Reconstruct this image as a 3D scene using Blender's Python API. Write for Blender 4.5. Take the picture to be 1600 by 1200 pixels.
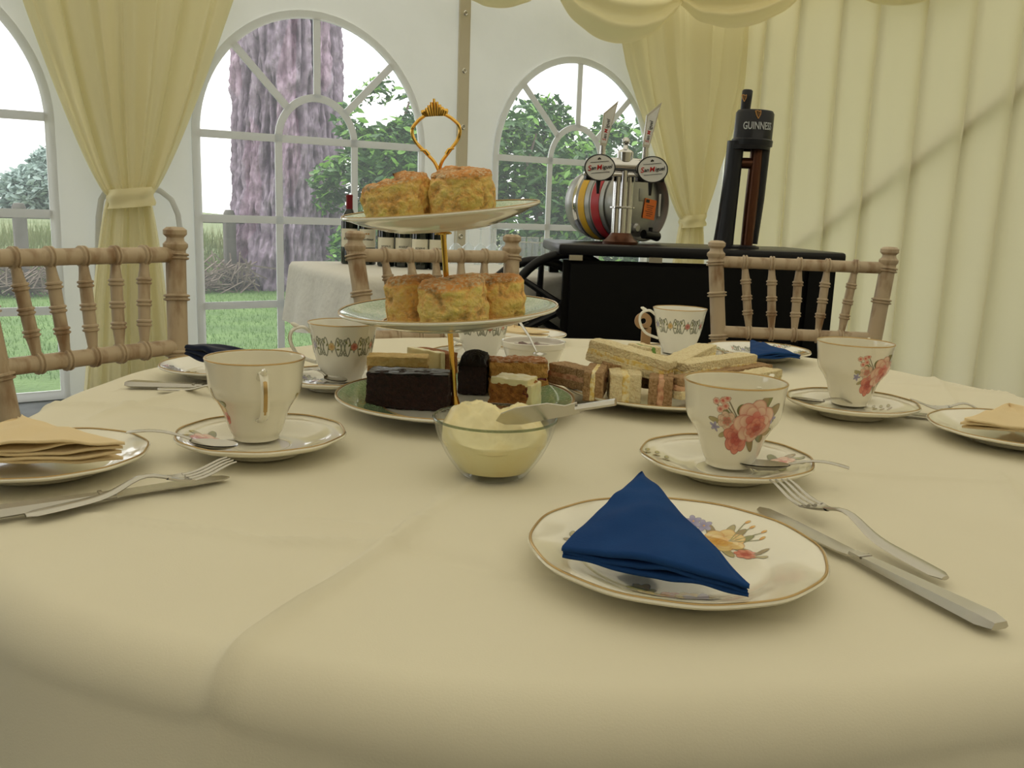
import bpy, bmesh, math, random
import numpy as np
from mathutils import Vector, Matrix, noise, Euler
from mathutils.geometry import tessellate_polygon

for o in list(bpy.data.objects): bpy.data.objects.remove(o)
C = bpy.context.scene.collection
PI = math.pi
rnd = random.Random(7)

# ------------------------------------------------------------------ camera
FPX = 1380.0; EYE = 0.965; PITCH = math.atan(262/FPX); ROLL = 0.035
fw = Vector((0, math.cos(PITCH), -math.sin(PITCH)))
U0 = Vector((0, math.sin(PITCH), math.cos(PITCH))); R0 = Vector((1, 0, 0))
rt = R0*math.cos(ROLL) + U0*math.sin(ROLL); up = U0*math.cos(ROLL) - R0*math.sin(ROLL)
cam = bpy.data.cameras.new('camera'); cam.sensor_width = 36; cam.lens = 36*FPX/1600
cam.clip_start = 0.02; cam.clip_end = 500
camo = bpy.data.objects.new('camera', cam); C.objects.link(camo)
M = Matrix((rt, up, -fw)).transposed().to_4x4(); M.translation = (0, 0, EYE)
camo.matrix_world = M
bpy.context.scene.camera = camo

def ray(x, y): return fw + rt*((x-800)/FPX) - up*((y-600)/FPX)
def P(x, y, z=0.75):
    d = ray(x, y); return Vector((0, 0, EYE)) + d*((z-EYE)/d.z)
def D(x, y, Y):
    d = ray(x, y); return Vector((0, 0, EYE)) + d*(Y/d.y)

# ------------------------------------------------------------------ world and exposure
w = bpy.data.worlds.new('sky'); bpy.context.scene.world = w; w.use_nodes = True
wn = w.node_tree; wn.nodes.clear()
wo = wn.nodes.new('ShaderNodeOutputWorld'); bg = wn.nodes.new('ShaderNodeBackground')
tc = wn.nodes.new('ShaderNodeTexCoord'); sx = wn.nodes.new('ShaderNodeSeparateXYZ'); cr = wn.nodes.new('ShaderNodeValToRGB')
wn.links.new(tc.outputs['Generated'], sx.inputs[0]); wn.links.new(sx.outputs['Z'], cr.inputs[0])
cr.color_ramp.elements[0].position = 0.0; cr.color_ramp.elements[0].color = (1, .99, .96, 1)
cr.color_ramp.elements[1].position = 0.9; cr.color_ramp.elements[1].color = (.95, .97, .98, 1)
wn.links.new(cr.outputs[0], bg.inputs[0]); bg.inputs[1].default_value = 2.6
wn.links.new(bg.outputs[0], wo.inputs[0])
sun = bpy.data.lights.new('sun', 'SUN'); sun.energy = 2.2; sun.angle = math.radians(25); sun.color = (1, .97, .92)
suno = bpy.data.objects.new('sun', sun); C.objects.link(suno)
suno.rotation_euler = Vector((.45, -.35, -1)).to_track_quat('-Z', 'Y').to_euler()
vs = bpy.context.scene.view_settings
vs.view_transform = 'Standard'; vs.look = 'None'; vs.gamma = 1; vs.exposure = -0.14; vs.use_curve_mapping = False

# ------------------------------------------------------------------ mesh helper
class MB:
    def __init__(s): s.v = []; s.f = []; s.m = []
    def add(s, v, f, m=0, M=None):
        b = len(s.v)
        s.v += [tuple(M @ Vector(p)) for p in v] if M is not None else [tuple(p) for p in v]
        s.f += [tuple(i+b for i in q) for q in f]; s.m += [m]*len(f)
    def box(s, c, d, M=None, m=0, b=0.0):
        x, y, z = d[0]/2, d[1]/2, d[2]/2
        if b <= 0:
            v = [(c[0]+i*x, c[1]+j*y, c[2]+k*z) for i in (-1, 1) for j in (-1, 1) for k in (-1, 1)]
            f = [(0,1,3,2),(4,6,7,5),(0,4,5,1),(2,3,7,6),(0,2,6,4),(1,5,7,3)]
            s.add(v, f, m, M); return
        bm = bmesh.new(); bmesh.ops.create_cube(bm, size=1)
        for q in bm.verts: q.co = Vector((c[0]+q.co.x*2*x, c[1]+q.co.y*2*y, c[2]+q.co.z*2*z))
        bmesh.ops.bevel(bm, geom=bm.edges[:], offset=b, segments=2, affect='EDGES', profile=.5)
        s.add([q.co for q in bm.verts], [tuple(a.index for a in q.verts) for q in bm.faces], m, M); bm.free()
    def lathe(s, prof, n=48, M=None, m=0, rf=None):
        # prof: list of (r, z)
        v = []; f = []; idx = []
        for r, z in prof:
            if r < 1e-6: idx.append([len(v)]); v.append((0, 0, z))
            else:
                idx.append(list(range(len(v), len(v)+n)))
                for k in range(n):
                    a = 2*PI*k/n; q = r*(rf(a, r, z) if rf else 1); v.append((q*math.cos(a), q*math.sin(a), z))
        for A, B in zip(idx, idx[1:]):
            if len(A) == 1 and len(B) == 1: continue
            for k in range(n):
                k2 = (k+1) % n
                if len(A) == 1: f.append((A[0], B[k2], B[k]))
                elif len(B) == 1: f.append((A[k], A[k2], B[0]))
                else: f.append((A[k], A[k2], B[k2], B[k]))
        s.add(v, f, m, M)
    def tube(s, pts, rad, n=10, M=None, m=0, sc=(1, 1), closed=False, upv=None):
        pts = [Vector(p) for p in pts]; N = len(pts)
        if not hasattr(rad, '__len__'): rad = [rad]*N
        v = []; f = []; pu = Vector(upv) if upv else None
        for i, p in enumerate(pts):
            a = pts[(i-1) % N] if closed else pts[max(i-1, 0)]; b = pts[(i+1) % N] if closed else pts[min(i+1, N-1)]
            t = (b-a).normalized()
            if pu is None: pu = Vector((0, 0, 1)) if abs(t.z) < .9 else Vector((1, 0, 0))
            x = t.cross(pu).normalized(); y = x.cross(t).normalized(); pu = y
            r = rad[i]
            rx, ry = (r if hasattr(r, '__len__') else (r*sc[0], r*sc[1]))
            for k in range(n):
                g = 2*PI*k/n; v.append(p + x*math.cos(g)*rx + y*math.sin(g)*ry)
        for i in range(N if closed else N-1):
            j = (i+1) % N
            for k in range(n):
                k2 = (k+1) % n; f.append((i*n+k, i*n+k2, j*n+k2, j*n+k))
        if not closed:
            f.append(tuple(range(n))[::-1]); f.append(tuple((N-1)*n+k for k in range(n)))
        s.add(v, f, m, M)
    def grid(s, fn, nu, nv, m=0, M=None, wrap=False):
        v = [fn(i/(nu if wrap else nu-1), j/(nv-1)) for i in range(nu) for j in range(nv)]
        f = []
        for i in range(nu if wrap else nu-1):
            i2 = (i+1) % nu
            for j in range(nv-1): f.append((i*nv+j, i2*nv+j, i2*nv+j+1, i*nv+j+1))
        s.add(v, f, m, M)
    def prism(s, poly, h0, h1, M=None, m=0):
        n = len(poly)
        tri = tessellate_polygon([[Vector((x, y, 0)) for x, y in poly]])
        v = [(x, y, h0) for x, y in poly] + [(x, y, h1) for x, y in poly]
        f = [tuple(t) for t in tri] + [tuple(n+i for i in t) for t in tri]
        f += [(i, (i+1) % n, n+(i+1) % n, n+i) for i in range(n)]
        s.add(v, f, m, M)
    def build(s, name, mats, parent=None, smooth=True, loc=None, angle=40, cols=None):
        me = bpy.data.meshes.new(name); me.from_pydata(s.v, [], s.f)
        if not isinstance(mats, (list, tuple)): mats = [mats]
        for q in mats: me.materials.append(q)
        if len(mats) > 1: me.polygons.foreach_set('material_index', s.m)
        bm = bmesh.new(); bm.from_mesh(me)
        if cols is None: bmesh.ops.recalc_face_normals(bm, faces=bm.faces)
        bm.to_mesh(me); bm.free()
        if smooth:
            me.polygons.foreach_set('use_smooth', [True]*len(me.polygons))
            me.set_sharp_from_angle(angle=math.radians(angle))
        if cols is not None:
            at = me.color_attributes.new('col', 'FLOAT_COLOR', 'POINT')
            at.data.foreach_set('color', np.asarray(cols, dtype=np.float32).ravel())
        o = bpy.data.objects.new(name, me); C.objects.link(o)
        if parent is not None: o.parent = parent
        if loc is not None: o.location = loc
        return o

def thing(name, label, cat, loc=(0, 0, 0), rot=0, group=None):
    o = bpy.data.objects.new(name, None); o.empty_display_size = .05; C.objects.link(o)
    o.location = loc
    o.rotation_euler = rot if hasattr(rot, '__len__') else (0, 0, rot)
    o['label'] = label; o['category'] = cat
    if group: o['group'] = group
    return o
def tag(o, label, cat, group=None, kind=None):
    o['label'] = label; o['category'] = cat
    if group: o['group'] = group
    if kind: o['kind'] = kind
    return o
def struct(o, label=None):
    o['kind'] = 'structure'
    if label: o['label'] = label
    return o
def sempty(name, loc=(0,0,0)):
    o = bpy.data.objects.new(name, None); C.objects.link(o); o.location = loc; o['kind'] = 'structure'; return o
def dup(root, loc, rot, label, group=None):
    r = root.copy(); C.objects.link(r); r.location = loc
    r.rotation_euler = rot if hasattr(rot, '__len__') else (0, 0, rot)
    r['label'] = label
    if group: r['group'] = group
    for ch in list(root.children):
        c = ch.copy(); C.objects.link(c); c.parent = r
        for g in ch.children:
            d = g.copy(); C.objects.link(d); d.parent = c
    return r

# ------------------------------------------------------------------ materials
def lin(c): return tuple(((x/255)/12.92 if x/255 <= .04045 else ((x/255+.055)/1.055)**2.4) for x in c)
def mat(name, col, rough=.5, metal=0, spec=.5, noise_=None, bump=None, trans=0, coat=0, attr=False, sheen=0, alpha=None, sss=0, wave=None, coord='Object'):
    m = bpy.data.materials.new(name); m.use_nodes = True; nt = m.node_tree; N = nt.nodes; L = nt.links
    b = N['Principled BSDF']; out = N['Material Output']
    b.inputs['Base Color'].default_value = (*col, 1); b.inputs['Roughness'].default_value = rough
    b.inputs['Metallic'].default_value = metal; b.inputs['Specular IOR Level'].default_value = spec
    b.inputs['Coat Weight'].default_value = coat; b.inputs['Coat Roughness'].default_value = .05
    b.inputs['Sheen Weight'].default_value = sheen
    if sss: b.inputs['Subsurface Weight'].default_value = sss; b.inputs['Subsurface Scale'].default_value = .01
    cs = None; t = N.new('ShaderNodeTexCoord')
    if attr:
        a = N.new('ShaderNodeAttribute'); a.attribute_name = 'col'; cs = a.outputs['Color']
    if noise_:      # (scale, other colour, lo, hi, detail, stretch)
        sc, c2, lo, hi = noise_[:4]; det = noise_[4] if len(noise_) > 4 else 4; st = noise_[5] if len(noise_) > 5 else (1, 1, 1)
        mp = N.new('ShaderNodeMapping'); mp.inputs['Scale'].default_value = st; L.new(t.outputs[coord], mp.inputs[0])
        n = N.new('ShaderNodeTexNoise'); n.inputs['Scale'].default_value = sc; n.inputs['Detail'].default_value = det
        L.new(mp.outputs[0], n.inputs['Vector'])
        r = N.new('ShaderNodeValToRGB'); r.color_ramp.elements[0].position = lo; r.color_ramp.elements[1].position = hi
        r.color_ramp.elements[0].color = (*col, 1); r.color_ramp.elements[1].color = (*c2, 1)
        L.new(n.outputs['Fac'], r.inputs[0])
        if cs is None: cs = r.outputs[0]
        else:
            mx = N.new('ShaderNodeMix'); mx.data_type = 'RGBA'; mx.blend_type = 'MULTIPLY'; mx.inputs[0].default_value = 1
            L.new(cs, mx.inputs[6]); L.new(r.outputs[0], mx.inputs[7]); cs = mx.outputs[2]
    if cs is not None: L.new(cs, b.inputs['Base Color'])
    if bump:        # (scale, strength, distance, detail, stretch)
        mp = N.new('ShaderNodeMapping'); mp.inputs['Scale'].default_value = bump[4] if len(bump) > 4 else (1, 1, 1)
        L.new(t.outputs[coord], mp.inputs[0])
        n = N.new('ShaderNodeTexNoise'); n.inputs['Scale'].default_value = bump[0]; n.inputs['Detail'].default_value = bump[3] if len(bump) > 3 else 4
        L.new(mp.outputs[0], n.inputs['Vector'])
        bp = N.new('ShaderNodeBump'); bp.inputs['Strength'].default_value = bump[1]; bp.inputs['Distance'].default_value = bump[2]
        L.new(n.outputs['Fac'], bp.inputs['Height']); L.new(bp.outputs[0], b.inputs['Normal'])
    sh = b.outputs[0]
    if trans:
        tr = N.new('ShaderNodeBsdfTranslucent'); tr.inputs[0].default_value = (*col, 1)
        if cs is not None: L.new(cs, tr.inputs[0])
        mx = N.new('ShaderNodeMixShader'); mx.inputs[0].default_value = trans
        L.new(sh, mx.inputs[1]); L.new(tr.outputs[0], mx.inputs[2]); sh = mx.outputs[0]
    if alpha == 'attr':
        tp = N.new('ShaderNodeBsdfTransparent'); mx = N.new('ShaderNodeMixShader')
        a = [q for q in N if q.type == 'ATTRIBUTE'][0]
        L.new(a.outputs['Alpha'], mx.inputs[0]); L.new(tp.outputs[0], mx.inputs[1]); L.new(sh, mx.inputs[2]); sh = mx.outputs[0]
    L.new(sh, out.inputs[0])
    return m
def clear_mat(name, tint=(1, 1, 1), gl=.5, haze=0.0, hazecol=(1, 1, 1), ior=1.45):
    m = bpy.data.materials.new(name); m.use_nodes = True; nt = m.node_tree; N = nt.nodes; L = nt.links; N.clear()
    out = N.new('ShaderNodeOutputMaterial'); tp = N.new('ShaderNodeBsdfTransparent'); tp.inputs[0].default_value = (*tint, 1)
    g = N.new('ShaderNodeBsdfGlossy'); g.inputs['Roughness'].default_value = .03
    lw = N.new('ShaderNodeLayerWeight'); lw.inputs['Blend'].default_value = .5; pw = N.new('ShaderNodeMath'); pw.operation = 'POWER'; pw.inputs[1].default_value = 3.5; L.new(lw.outputs['Facing'], pw.inputs[0])
    ml = N.new('ShaderNodeMath'); ml.operation = 'MULTIPLY_ADD'; ml.inputs[1].default_value = .55*(ior-.45); ml.inputs[2].default_value = .035; L.new(pw.outputs[0], ml.inputs[0]); fr = ml
    mx = N.new('ShaderNodeMixShader'); L.new(fr.outputs[0], mx.inputs[0]); L.new(tp.outputs[0], mx.inputs[1]); L.new(g.outputs[0], mx.inputs[2])
    sh = mx.outputs[0]
    if haze:
        d = N.new('ShaderNodeBsdfTranslucent'); d.inputs[0].default_value = (*hazecol, 1)
        m2 = N.new('ShaderNodeMixShader'); m2.inputs[0].default_value = haze; L.new(sh, m2.inputs[1]); L.new(d.outputs[0], m2.inputs[2]); sh = m2.outputs[0]
    L.new(sh, out.inputs[0]); return m

m_pvc = mat('white_pvc', (.80, .815, .80), .55, trans=.18, noise_=(3, (.76, .775, .76), .4, .7), bump=(2.2, .25, .05))
m_trim = mat('white_welded_pvc', (.82, .84, .86), .45, trans=.24)
m_lining = mat('cream_lining', (.82, .765, .53), .8, trans=.16, bump=(60, .15, .002, 5), sheen=.1)
m_drape = mat('cream_drape', (.90, .83, .54), .75, trans=.34, bump=(60, .15, .002, 5), sheen=.1)
m_roof = mat('roof_lining', (.86, .79, .63), .8, trans=.25)
m_front = mat('front_lining', (.66, .60, .46), .8, trans=.04)
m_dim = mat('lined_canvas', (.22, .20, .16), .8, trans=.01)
m_floor = mat('groundsheet', (.09, .10, .10), .8, noise_=(6, (.06, .07, .07), .4, .6))
m_cloth = mat('ivory_cloth', (.80, .75, .585), .75, trans=.01, noise_=(5, (.77, .715, .55), .35, .7), bump=(900, .12, .0006, 2), sheen=.08)
m_cloth2 = mat('white_cloth', (.80, .78, .72), .8, bump=(14, .5, .02, 3), trans=.1)
m_pane = clear_mat('clear_pvc', (.97, .98, .99), haze=.06, hazecol=(.85, .9, 1))
m_glass = clear_mat('glass', (.985, .995, .985))
m_glass2 = clear_mat('drinking_glass', (.95, .97, .98), ior=2.0, haze=.10)
m_china = mat('bone_china', (.93, .89, .74), .12, spec=.55, coat=.6, trans=.06)
m_china2 = mat('white_china', (.93, .91, .82), .12, spec=.55, coat=.6, trans=.06)
m_gilt = mat('gilt', (.50, .34, .14), .28, metal=.85)
m_gold = mat('polished_gold', (.85, .52, .12), .18, metal=1)
m_steel = mat('stainless_steel', (.55, .53, .48), .26, metal=1, bump=(300, .05, .0003, 2, (1, 1, 12)))
m_chrome = mat('chrome', (.72, .72, .72), .1, metal=1)
m_green = mat('green_glaze', (.24, .40, .20), .15, noise_=(420, (.42, .56, .36), .45, .62, 2), coat=.7)
m_print = mat('printed_glaze', (1, 1, 1), .12, attr=True, alpha='attr', coat=.6)
m_vcol = mat('baked', (1, 1, 1), .8, attr=True, bump=(260, .9, .004, 6))
m_cake = mat('dark_sponge', (1, 1, 1), .75, attr=True, bump=(420, 1, .006, 6))
m_icing = mat('chocolate_icing', (.007, .003, .002), .30, spec=.3, bump=(60, .6, .004, 2))
m_cream = mat('clotted_cream', (.88, .79, .46), .28, bump=(45, .5, .004, 3), noise_=(22, (.84, .68, .30), .45, .75))
m_bread = mat('white_crumb', (.92, .80, .50), .9, noise_=(300, (.78, .62, .32), .45, .7), bump=(380, 1, .004, 5))
m_brown = mat('brown_crumb', (.50, .32, .16), .9, noise_=(320, (.30, .17, .07), .4, .7), bump=(350, 1, .004, 5))
m_fill_egg = mat('egg_filling', (.80, .58, .16), .5, noise_=(200, (.9, .8, .5), .4, .6), bump=(200, .6, .002))
m_fill_ham = mat('ham_filling', (.50, .22, .12), .5, noise_=(120, (.7, .42, .25), .4, .6), bump=(200, .6, .002))
m_napbacklit = mat('backlit_blue_paper', (.005, .010, .035), .8, spec=.1, bump=(700, .35, .0006, 3), sheen=.2)  # blue napkin paper with its backlit shade put into the colour
m_napblue = mat('blue_paper', (.012, .048, .17), .85, spec=.1, bump=(700, .35, .0006, 3), noise_=(30, (.015, .06, .20), .3, .7))
m_napcream = mat('cream_paper', (.87, .70, .42), .85, bump=(700, .3, .0006, 3), trans=.12)
m_wood = mat('limed_beech', (.52, .41, .28), .5, noise_=(38, (.27, .16, .08), .50, .72, 4, (1, 1, .3)), bump=(40, .2, .001, 4, (1, 1, .2)))
m_black = mat('black_board', (.003, .003, .003), .6, spec=.12)
m_blackp = mat('black_plastic', (.008, .008, .010), .35, spec=.3)
m_navy = mat('black_satin_metal', (.005, .006, .011), .36, spec=.4)
m_bronze = mat('dark_bronze', (.10, .035, .015), .3, metal=.6)
m_keg = mat('brushed_keg', (.42, .42, .41), .38, metal=.9, noise_=(8, (.30, .30, .29), .4, .7), bump=(25, .1, .002))
m_yellow = mat('yellow_paint', (.72, .42, .02), .4); m_red = mat('red_paint', (.45, .02, .03), .35)
m_orange = mat('orange_label', (.85, .20, .03), .6)
m_white = mat('white_enamel', (.75, .75, .72), .35)
m_ink = mat('black_ink', (.01, .01, .01), .5); m_redink = mat('red_ink', (.5, .01, .01), .5)
m_silverink = mat('silver_ink', (.55, .58, .60), .4); m_goldink = mat('gold_ink', (.55, .28, .08), .4)
m_bottle = mat('dark_bottle', (.006, .010, .007), .08, spec=.7); m_foil = mat('red_foil', (.22, .01, .02), .35)
m_foilblack = mat('black_foil', (.02, .015, .018), .35)
m_label = mat('paper_label', (.74, .70, .56), .7)
m_jam = mat('jam', (.10, .008, .015), .15, noise_=(90, (.2, .02, .04), .4, .7), bump=(90, .8, .004), coat=.6)
m_bark = mat('bark', (.42, .36, .40), .9, attr=True, noise_=(7, (.85, .80, .84), .35, .7), bump=(9, 1, .12, 8, (1, 1, .3)))
m_lawn = mat('lawn', (.08, .15, .03), .9, noise_=(2.2, (.13, .22, .05), .35, .7, 8), bump=(30, .8, .05, 6))
m_meadow = mat('meadow', (.17, .20, .08), .9, noise_=(1.2, (.09, .13, .04), .35, .7, 8), bump=(12, .8, .1, 6))
m_blade = mat('grass_blade', (.10, .19, .035), .6, trans=.2, noise_=(3, (.15, .27, .06), .3, .7))
m_straw = mat('dry_grass', (.26, .26, .12), .7, trans=.2, noise_=(2, (.12, .18, .05), .3, .7))
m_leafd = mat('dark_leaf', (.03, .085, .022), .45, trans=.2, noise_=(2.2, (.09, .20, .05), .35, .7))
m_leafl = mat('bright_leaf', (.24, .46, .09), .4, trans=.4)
m_leafb = mat('hazy_leaf', (.34, .44, .40), .7, trans=.2, noise_=(.6, (.46, .55, .50), .35, .7))  # pale tone: haze of distance put into the leaf colour
m_twig = mat('brushwood', (.12, .09, .065), .9, noise_=(4, (.24, .19, .15), .35, .7))
m_fence = mat('weathered_fence', (.10, .09, .07), .85, noise_=(6, (.17, .155, .13), .4, .7, 5, (1, 1, .2)))

# ------------------------------------------------------------------ the marquee: back wall line
A0 = Vector((-1.66, 4.68, 0)); dw = Vector((.807, .591, 0)).normalized(); nw = Vector((dw.y, -dw.x, 0))   # nw points into the tent
def Wp(s, z, off=0): return A0 + dw*s + nw*off + Vector((0, 0, z))
SC = 4.12; SL = -4.6; LEN = 9.0; HW = 2.55
ZB = [.035, .44, .90, 1.33]; WW = 1.31; RAD = WW/2
def arch(s0, g=0):      # outline of a window opening, grown by g
    c = s0+WW/2; pts = [(s0-g, ZB[0]-g), (s0+WW+g, ZB[0]-g), (s0+WW+g, ZB[3])]
    pts += [(c+(RAD+g)*math.cos(PI*k/40), ZB[3]+(RAD+g)*math.sin(PI*k/40)) for k in range(1, 40)]
    return pts + [(s0-g, ZB[3])]
def panel_wall(name, org, dr, L0, L1, H, holes, material, off=0):
    loops = [[Vector((L0, -.0, 0)), Vector((L1, 0, 0)), Vector((L1, H, 0)), Vector((L0, H, 0))]]
    for h in holes: loops.append([Vector((x, y, 0)) for x, y in h][::-1])
    tri = tessellate_polygon(loops); flat = [p for l in loops for p in l]
    mb = MB(); mb.add([org + dr*p.x + Vector((0, 0, p.y)) for p in flat], [tuple(t) for t in tri])
    return struct(mb.build(name, material, smooth=False))
wins = [-2.0, 0.0, 1.87]
panel_wall('wall_back', A0, dw, SL, SC, HW, [arch(s) for s in wins], m_pvc)
for i, s0 in enumerate(wins):
    r = sempty('window_%d' % (i+1), Wp(s0+WW/2, 0))
    base = Wp(s0+WW/2, 0)
    def L(s, z, off): return Wp(s, z, off) - base
    def bar_between(a, b, wd=.040, name='glazing_bar', curve=None):
        mb = MB(); pts = curve or [a, b]; n = len(pts); v = []
        for k, p in enumerate(pts):
            q0 = pts[max(k-1, 0)]; q1 = pts[min(k+1, n-1)]
            t = Vector((q1[0]-q0[0], q1[1]-q0[1])).normalized(); nn = Vector((-t.y, t.x))*wd/2
            for sg, of in ((1, .004), (1, .012), (-1, .012), (-1, .004)):
                v.append(L(p[0]+nn.x*sg, p[1]+nn.y*sg, of))
        f = [(k*4+j, k*4+(j+1) % 4, k*4+4+(j+1) % 4, k*4+4+j) for k in range(n-1) for j in range(4)]
        mb.add(v, f); mb.build(name, m_trim, r, smooth=False)
    # frame band
    ins = arch(s0, -.012); outl = arch(s0, .03); n = len(ins); mb = MB()
    v = [L(x, z, .014) for x, z in ins] + [L(x, z, .014) for x, z in outl] + [L(x, z, .002) for x, z in ins] + [L(x, z, .002) for x, z in outl]
    f = []
    for k in range(n):
        j = (k+1) % n; f += [(k, j, n+j, n+k), (2*n+k, 2*n+j, j, k), (3*n+k, n+k, n+j, 3*n+j)]
    mb.add(v, f); mb.build('window_frame', m_trim, r, smooth=False)
    mb = MB(); mb.add([L(x, z, .002) for x, z in arch(s0)], [tuple(range(n))]); mb.build('pane', m_pane, r, smooth=False)
    c = s0+WW/2
    for z in ZB[1:]: bar_between((s0, z), (s0+WW, z+(.015 if z > 1.3 else 0)))
    for x in (c-.225, c+.225): bar_between((x, ZB[0]), (x, ZB[3]))
    bar_between(None, None, curve=[(c+.225*math.cos(PI*k/24), ZB[3]+.235*math.sin(PI*k/24)) for k in range(25)])
    for an in (45, 90, 135):
        a = math.radians(an); bar_between((c+.235*math.cos(a), ZB[3]+.235*math.sin(a)), (c+RAD*math.cos(a), ZB[3]+RAD*math.sin(a)))
# eyelet strip on the pole between windows two and three
tr = sempty('trim_1', Wp(1.60, 0))
def Tl(s, z, off): return Wp(s, z, off) - Wp(1.60, 0)
mb = MB(); mb.add([Tl(1.565, 0, .004), Tl(1.64, 0, .004), Tl(1.64, 2.5, .004), Tl(1.565, 2.5, .004), Tl(1.565, 0, .02), Tl(1.64, 0, .02), Tl(1.64, 2.5, .02), Tl(1.565, 2.5, .02)],
    [(4,5,6,7),(0,4,7,3),(1,2,6,5),(3,7,6,2),(0,1,5,4)]); m_strip = mat('cream_webbing', (.66, .60, .46), .7, trans=.1); mb.build('webbing', m_strip, tr, smooth=False)
for k in range(7):
    z = 2.15-.33*k; mb = MB()
    mb.tube([Tl(1.602+.012*math.cos(a*PI/6), z+.012*math.sin(a*PI/6), .022) for a in range(12)], .004, 6, closed=True); mb.build('eyelet', m_chrome, tr)
# other walls, roof, floor
CR = Wp(SC, 0); CL = Wp(SL, 0)
FR = CR + nw*LEN; FL = CL + nw*LEN
lwin = [arch(s) for s in (1.0,)]
panel_wall('wall_left', CL, nw, 0, LEN, HW, lwin, m_dim)
for q, s in enumerate((1.0,)):
    mb = MB(); mb.add([CL+nw*x+Vector((0, 0, z)) for x, z in arch(s)], [tuple(range(len(arch(s))))])
    r = struct(mb.build('window_%d' % (q+4), m_pane, smooth=False))
panel_wall('wall_front', FL, dw, 0, SC-SL, HW, [], m_front)
mid1 = (CL+CR)/2 + nw*2.5 + Vector((0, 0, 4.4)); mid2 = (CL+CR)/2 + nw*(LEN-2.5) + Vector((0, 0, 4.4))
H = Vector((0, 0, HW)); mb = MB()
mb.add([CL+H, CR+H, FR+H, FL+H, mid1, mid2], [(0, 1, 4), (1, 2, 5, 4), (2, 3, 5), (3, 0, 4, 5)])
struct(mb.build('ceiling', m_roof, smooth=False))
mb = MB(); a = [CL, CR, FR, FL]
mb.add([p+Vector((0, 0, .0)) for p in a]+[p-Vector((0, 0, .05)) for p in a], [(0,1,2,3),(4,7,6,5),(0,4,5,1),(1,5,6,2),(2,6,7,3),(3,7,4,0)])
struct(mb.build('floor', m_floor, smooth=False))

# pleated lining along the right wall
PW = []; x_ = 0.0
while x_ < LEN: wq = .27+.11*rnd.random(); PW.append((x_, wq)); x_ += wq
PATH = [(0, 0), (.25, .003), (.5, .010), (.75, .022), (.92, .036), (1.02, .048), (1.07, .054), (1.085, .050), (1.06, .036), (1.01, .014)]
LP2 = [(x0+u*wq, d) for x0, wq in PW for u, d in PATH]
mb = MB()
def lin_pt(u, v):
    i = min(len(LP2)-1, int(round(u*(len(LP2)-1)))); t, d = LP2[i]; z = .02 + v*(HW+.05)
    sw = .035*math.sin(t*1.3+.6)*(1-v)*(1-v)
    wob = .012*noise.noise(Vector((t*1.6, z*1.1, 3.1))) + .004*noise.noise(Vector((t*9, z*2.5, 7.)))
    return CR + nw*(t+sw) - dw*(.10 + d*(1.2-.4*v) + wob) + Vector((0, 0, z))
NP2 = len(LP2)
mb.grid(lin_pt, NP2, 26); lo = struct(mb.build('wall_right', m_lining, angle=180)); lo['label'] = 'pleated cream fabric lining covering the right side wall'
# diagonal brace outside the right lining
b0 = D(1215, 412, 6.0); 
def onright(px, py, off=.0):
    q = ray(px, py); o = Vector((0, 0, EYE)); t = ((CR - dw*off) - o).dot(dw)/q.dot(dw); return o+q*t
bA = onright(1240, 400); bB = onright(1610, 140); dd = (bB-bA)
mb = MB(); mb.tube([bA-dd*.12-dw*.055, bB+dd*.4-dw*.055], .038, 12)
tag(mb.build('brace_pole', m_fence), 'dark diagonal brace pole showing through the pleated right lining', 'pole')

# ------------------------------------------------------------------ gathered curtains and swags
def gathered(name, label, c0, w0, ct, wt, cb, wb, ztie, off, ztop=2.5, flat=1.0):
    t = thing(name, label, 'curtain', Wp(ct, 0, off)); o0 = Wp(ct, 0, off)
    def sw(z):
        if z >= ztie:
            k = (z-ztie)/(2.0-ztie); e = k**.78 if k < 1 else 1+(k-1)*.45
            return ct+(c0-ct)*k, wt+(w0-wt)*e
        k = 1-(z/ztie); return ct+(cb-ct)*k, wt+(wb-wt)*(k**.7)
    def fold(u, z, w):
        ph = u*2*PI; a = .25+.75*min(1, w/.6)
        return (.042*math.sin(ph*3.6+.6*math.sin(z*2)) + .016*math.sin(ph*8.3+1.3) + .005*math.sin(ph*17+z*1.5))*a
    def mk(z0, z1, nv, nm):
        mb = MB()
        def fn(u, v):
            z = z0+(z1-z0)*v; c, wd = sw(z); du = .012*math.sin(u*2*PI*7+1)
            edge = math.sin(PI*u)**.35
            y = fold(u, z, wd) + .05*edge*min(1, .25/wd+.2)
            return Wp(c+(u-.5+du)*wd, z, off+y) - o0
        mb.grid(fn, 260, nv); mb.build(nm, m_drape, t, angle=180)
    mk(ztie, ztop, 70, 'upper_drape'); mk(.02, ztie, 50, 'lower_drape')
    mb = MB()
    def band(u, v):
        a = u*2*PI; rr = 1+.05*math.sin(v*9+a)+.06*math.sin(a*5+v*3)
        return Wp(ct+wt*.53*math.cos(a)*rr, ztie-.045+.09*v+.012*math.cos(a), off+.045+.075*math.sin(a)*rr) - o0
    mb.grid(band, 64, 8, wrap=True); mb.build('tieback', m_drape, t, angle=180)
    return t
gathered('curtain', 'cream curtain tied in the middle, between the left and middle arched windows', -.33, 1.0, -.37, .20, -.40, .46, .99, .10)
gathered('curtain', 'cream corner curtain gathered behind the beer keg, right of the far window', 3.46, 1.25, 3.56, .22, 3.56, .50, .98, .10)
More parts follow.
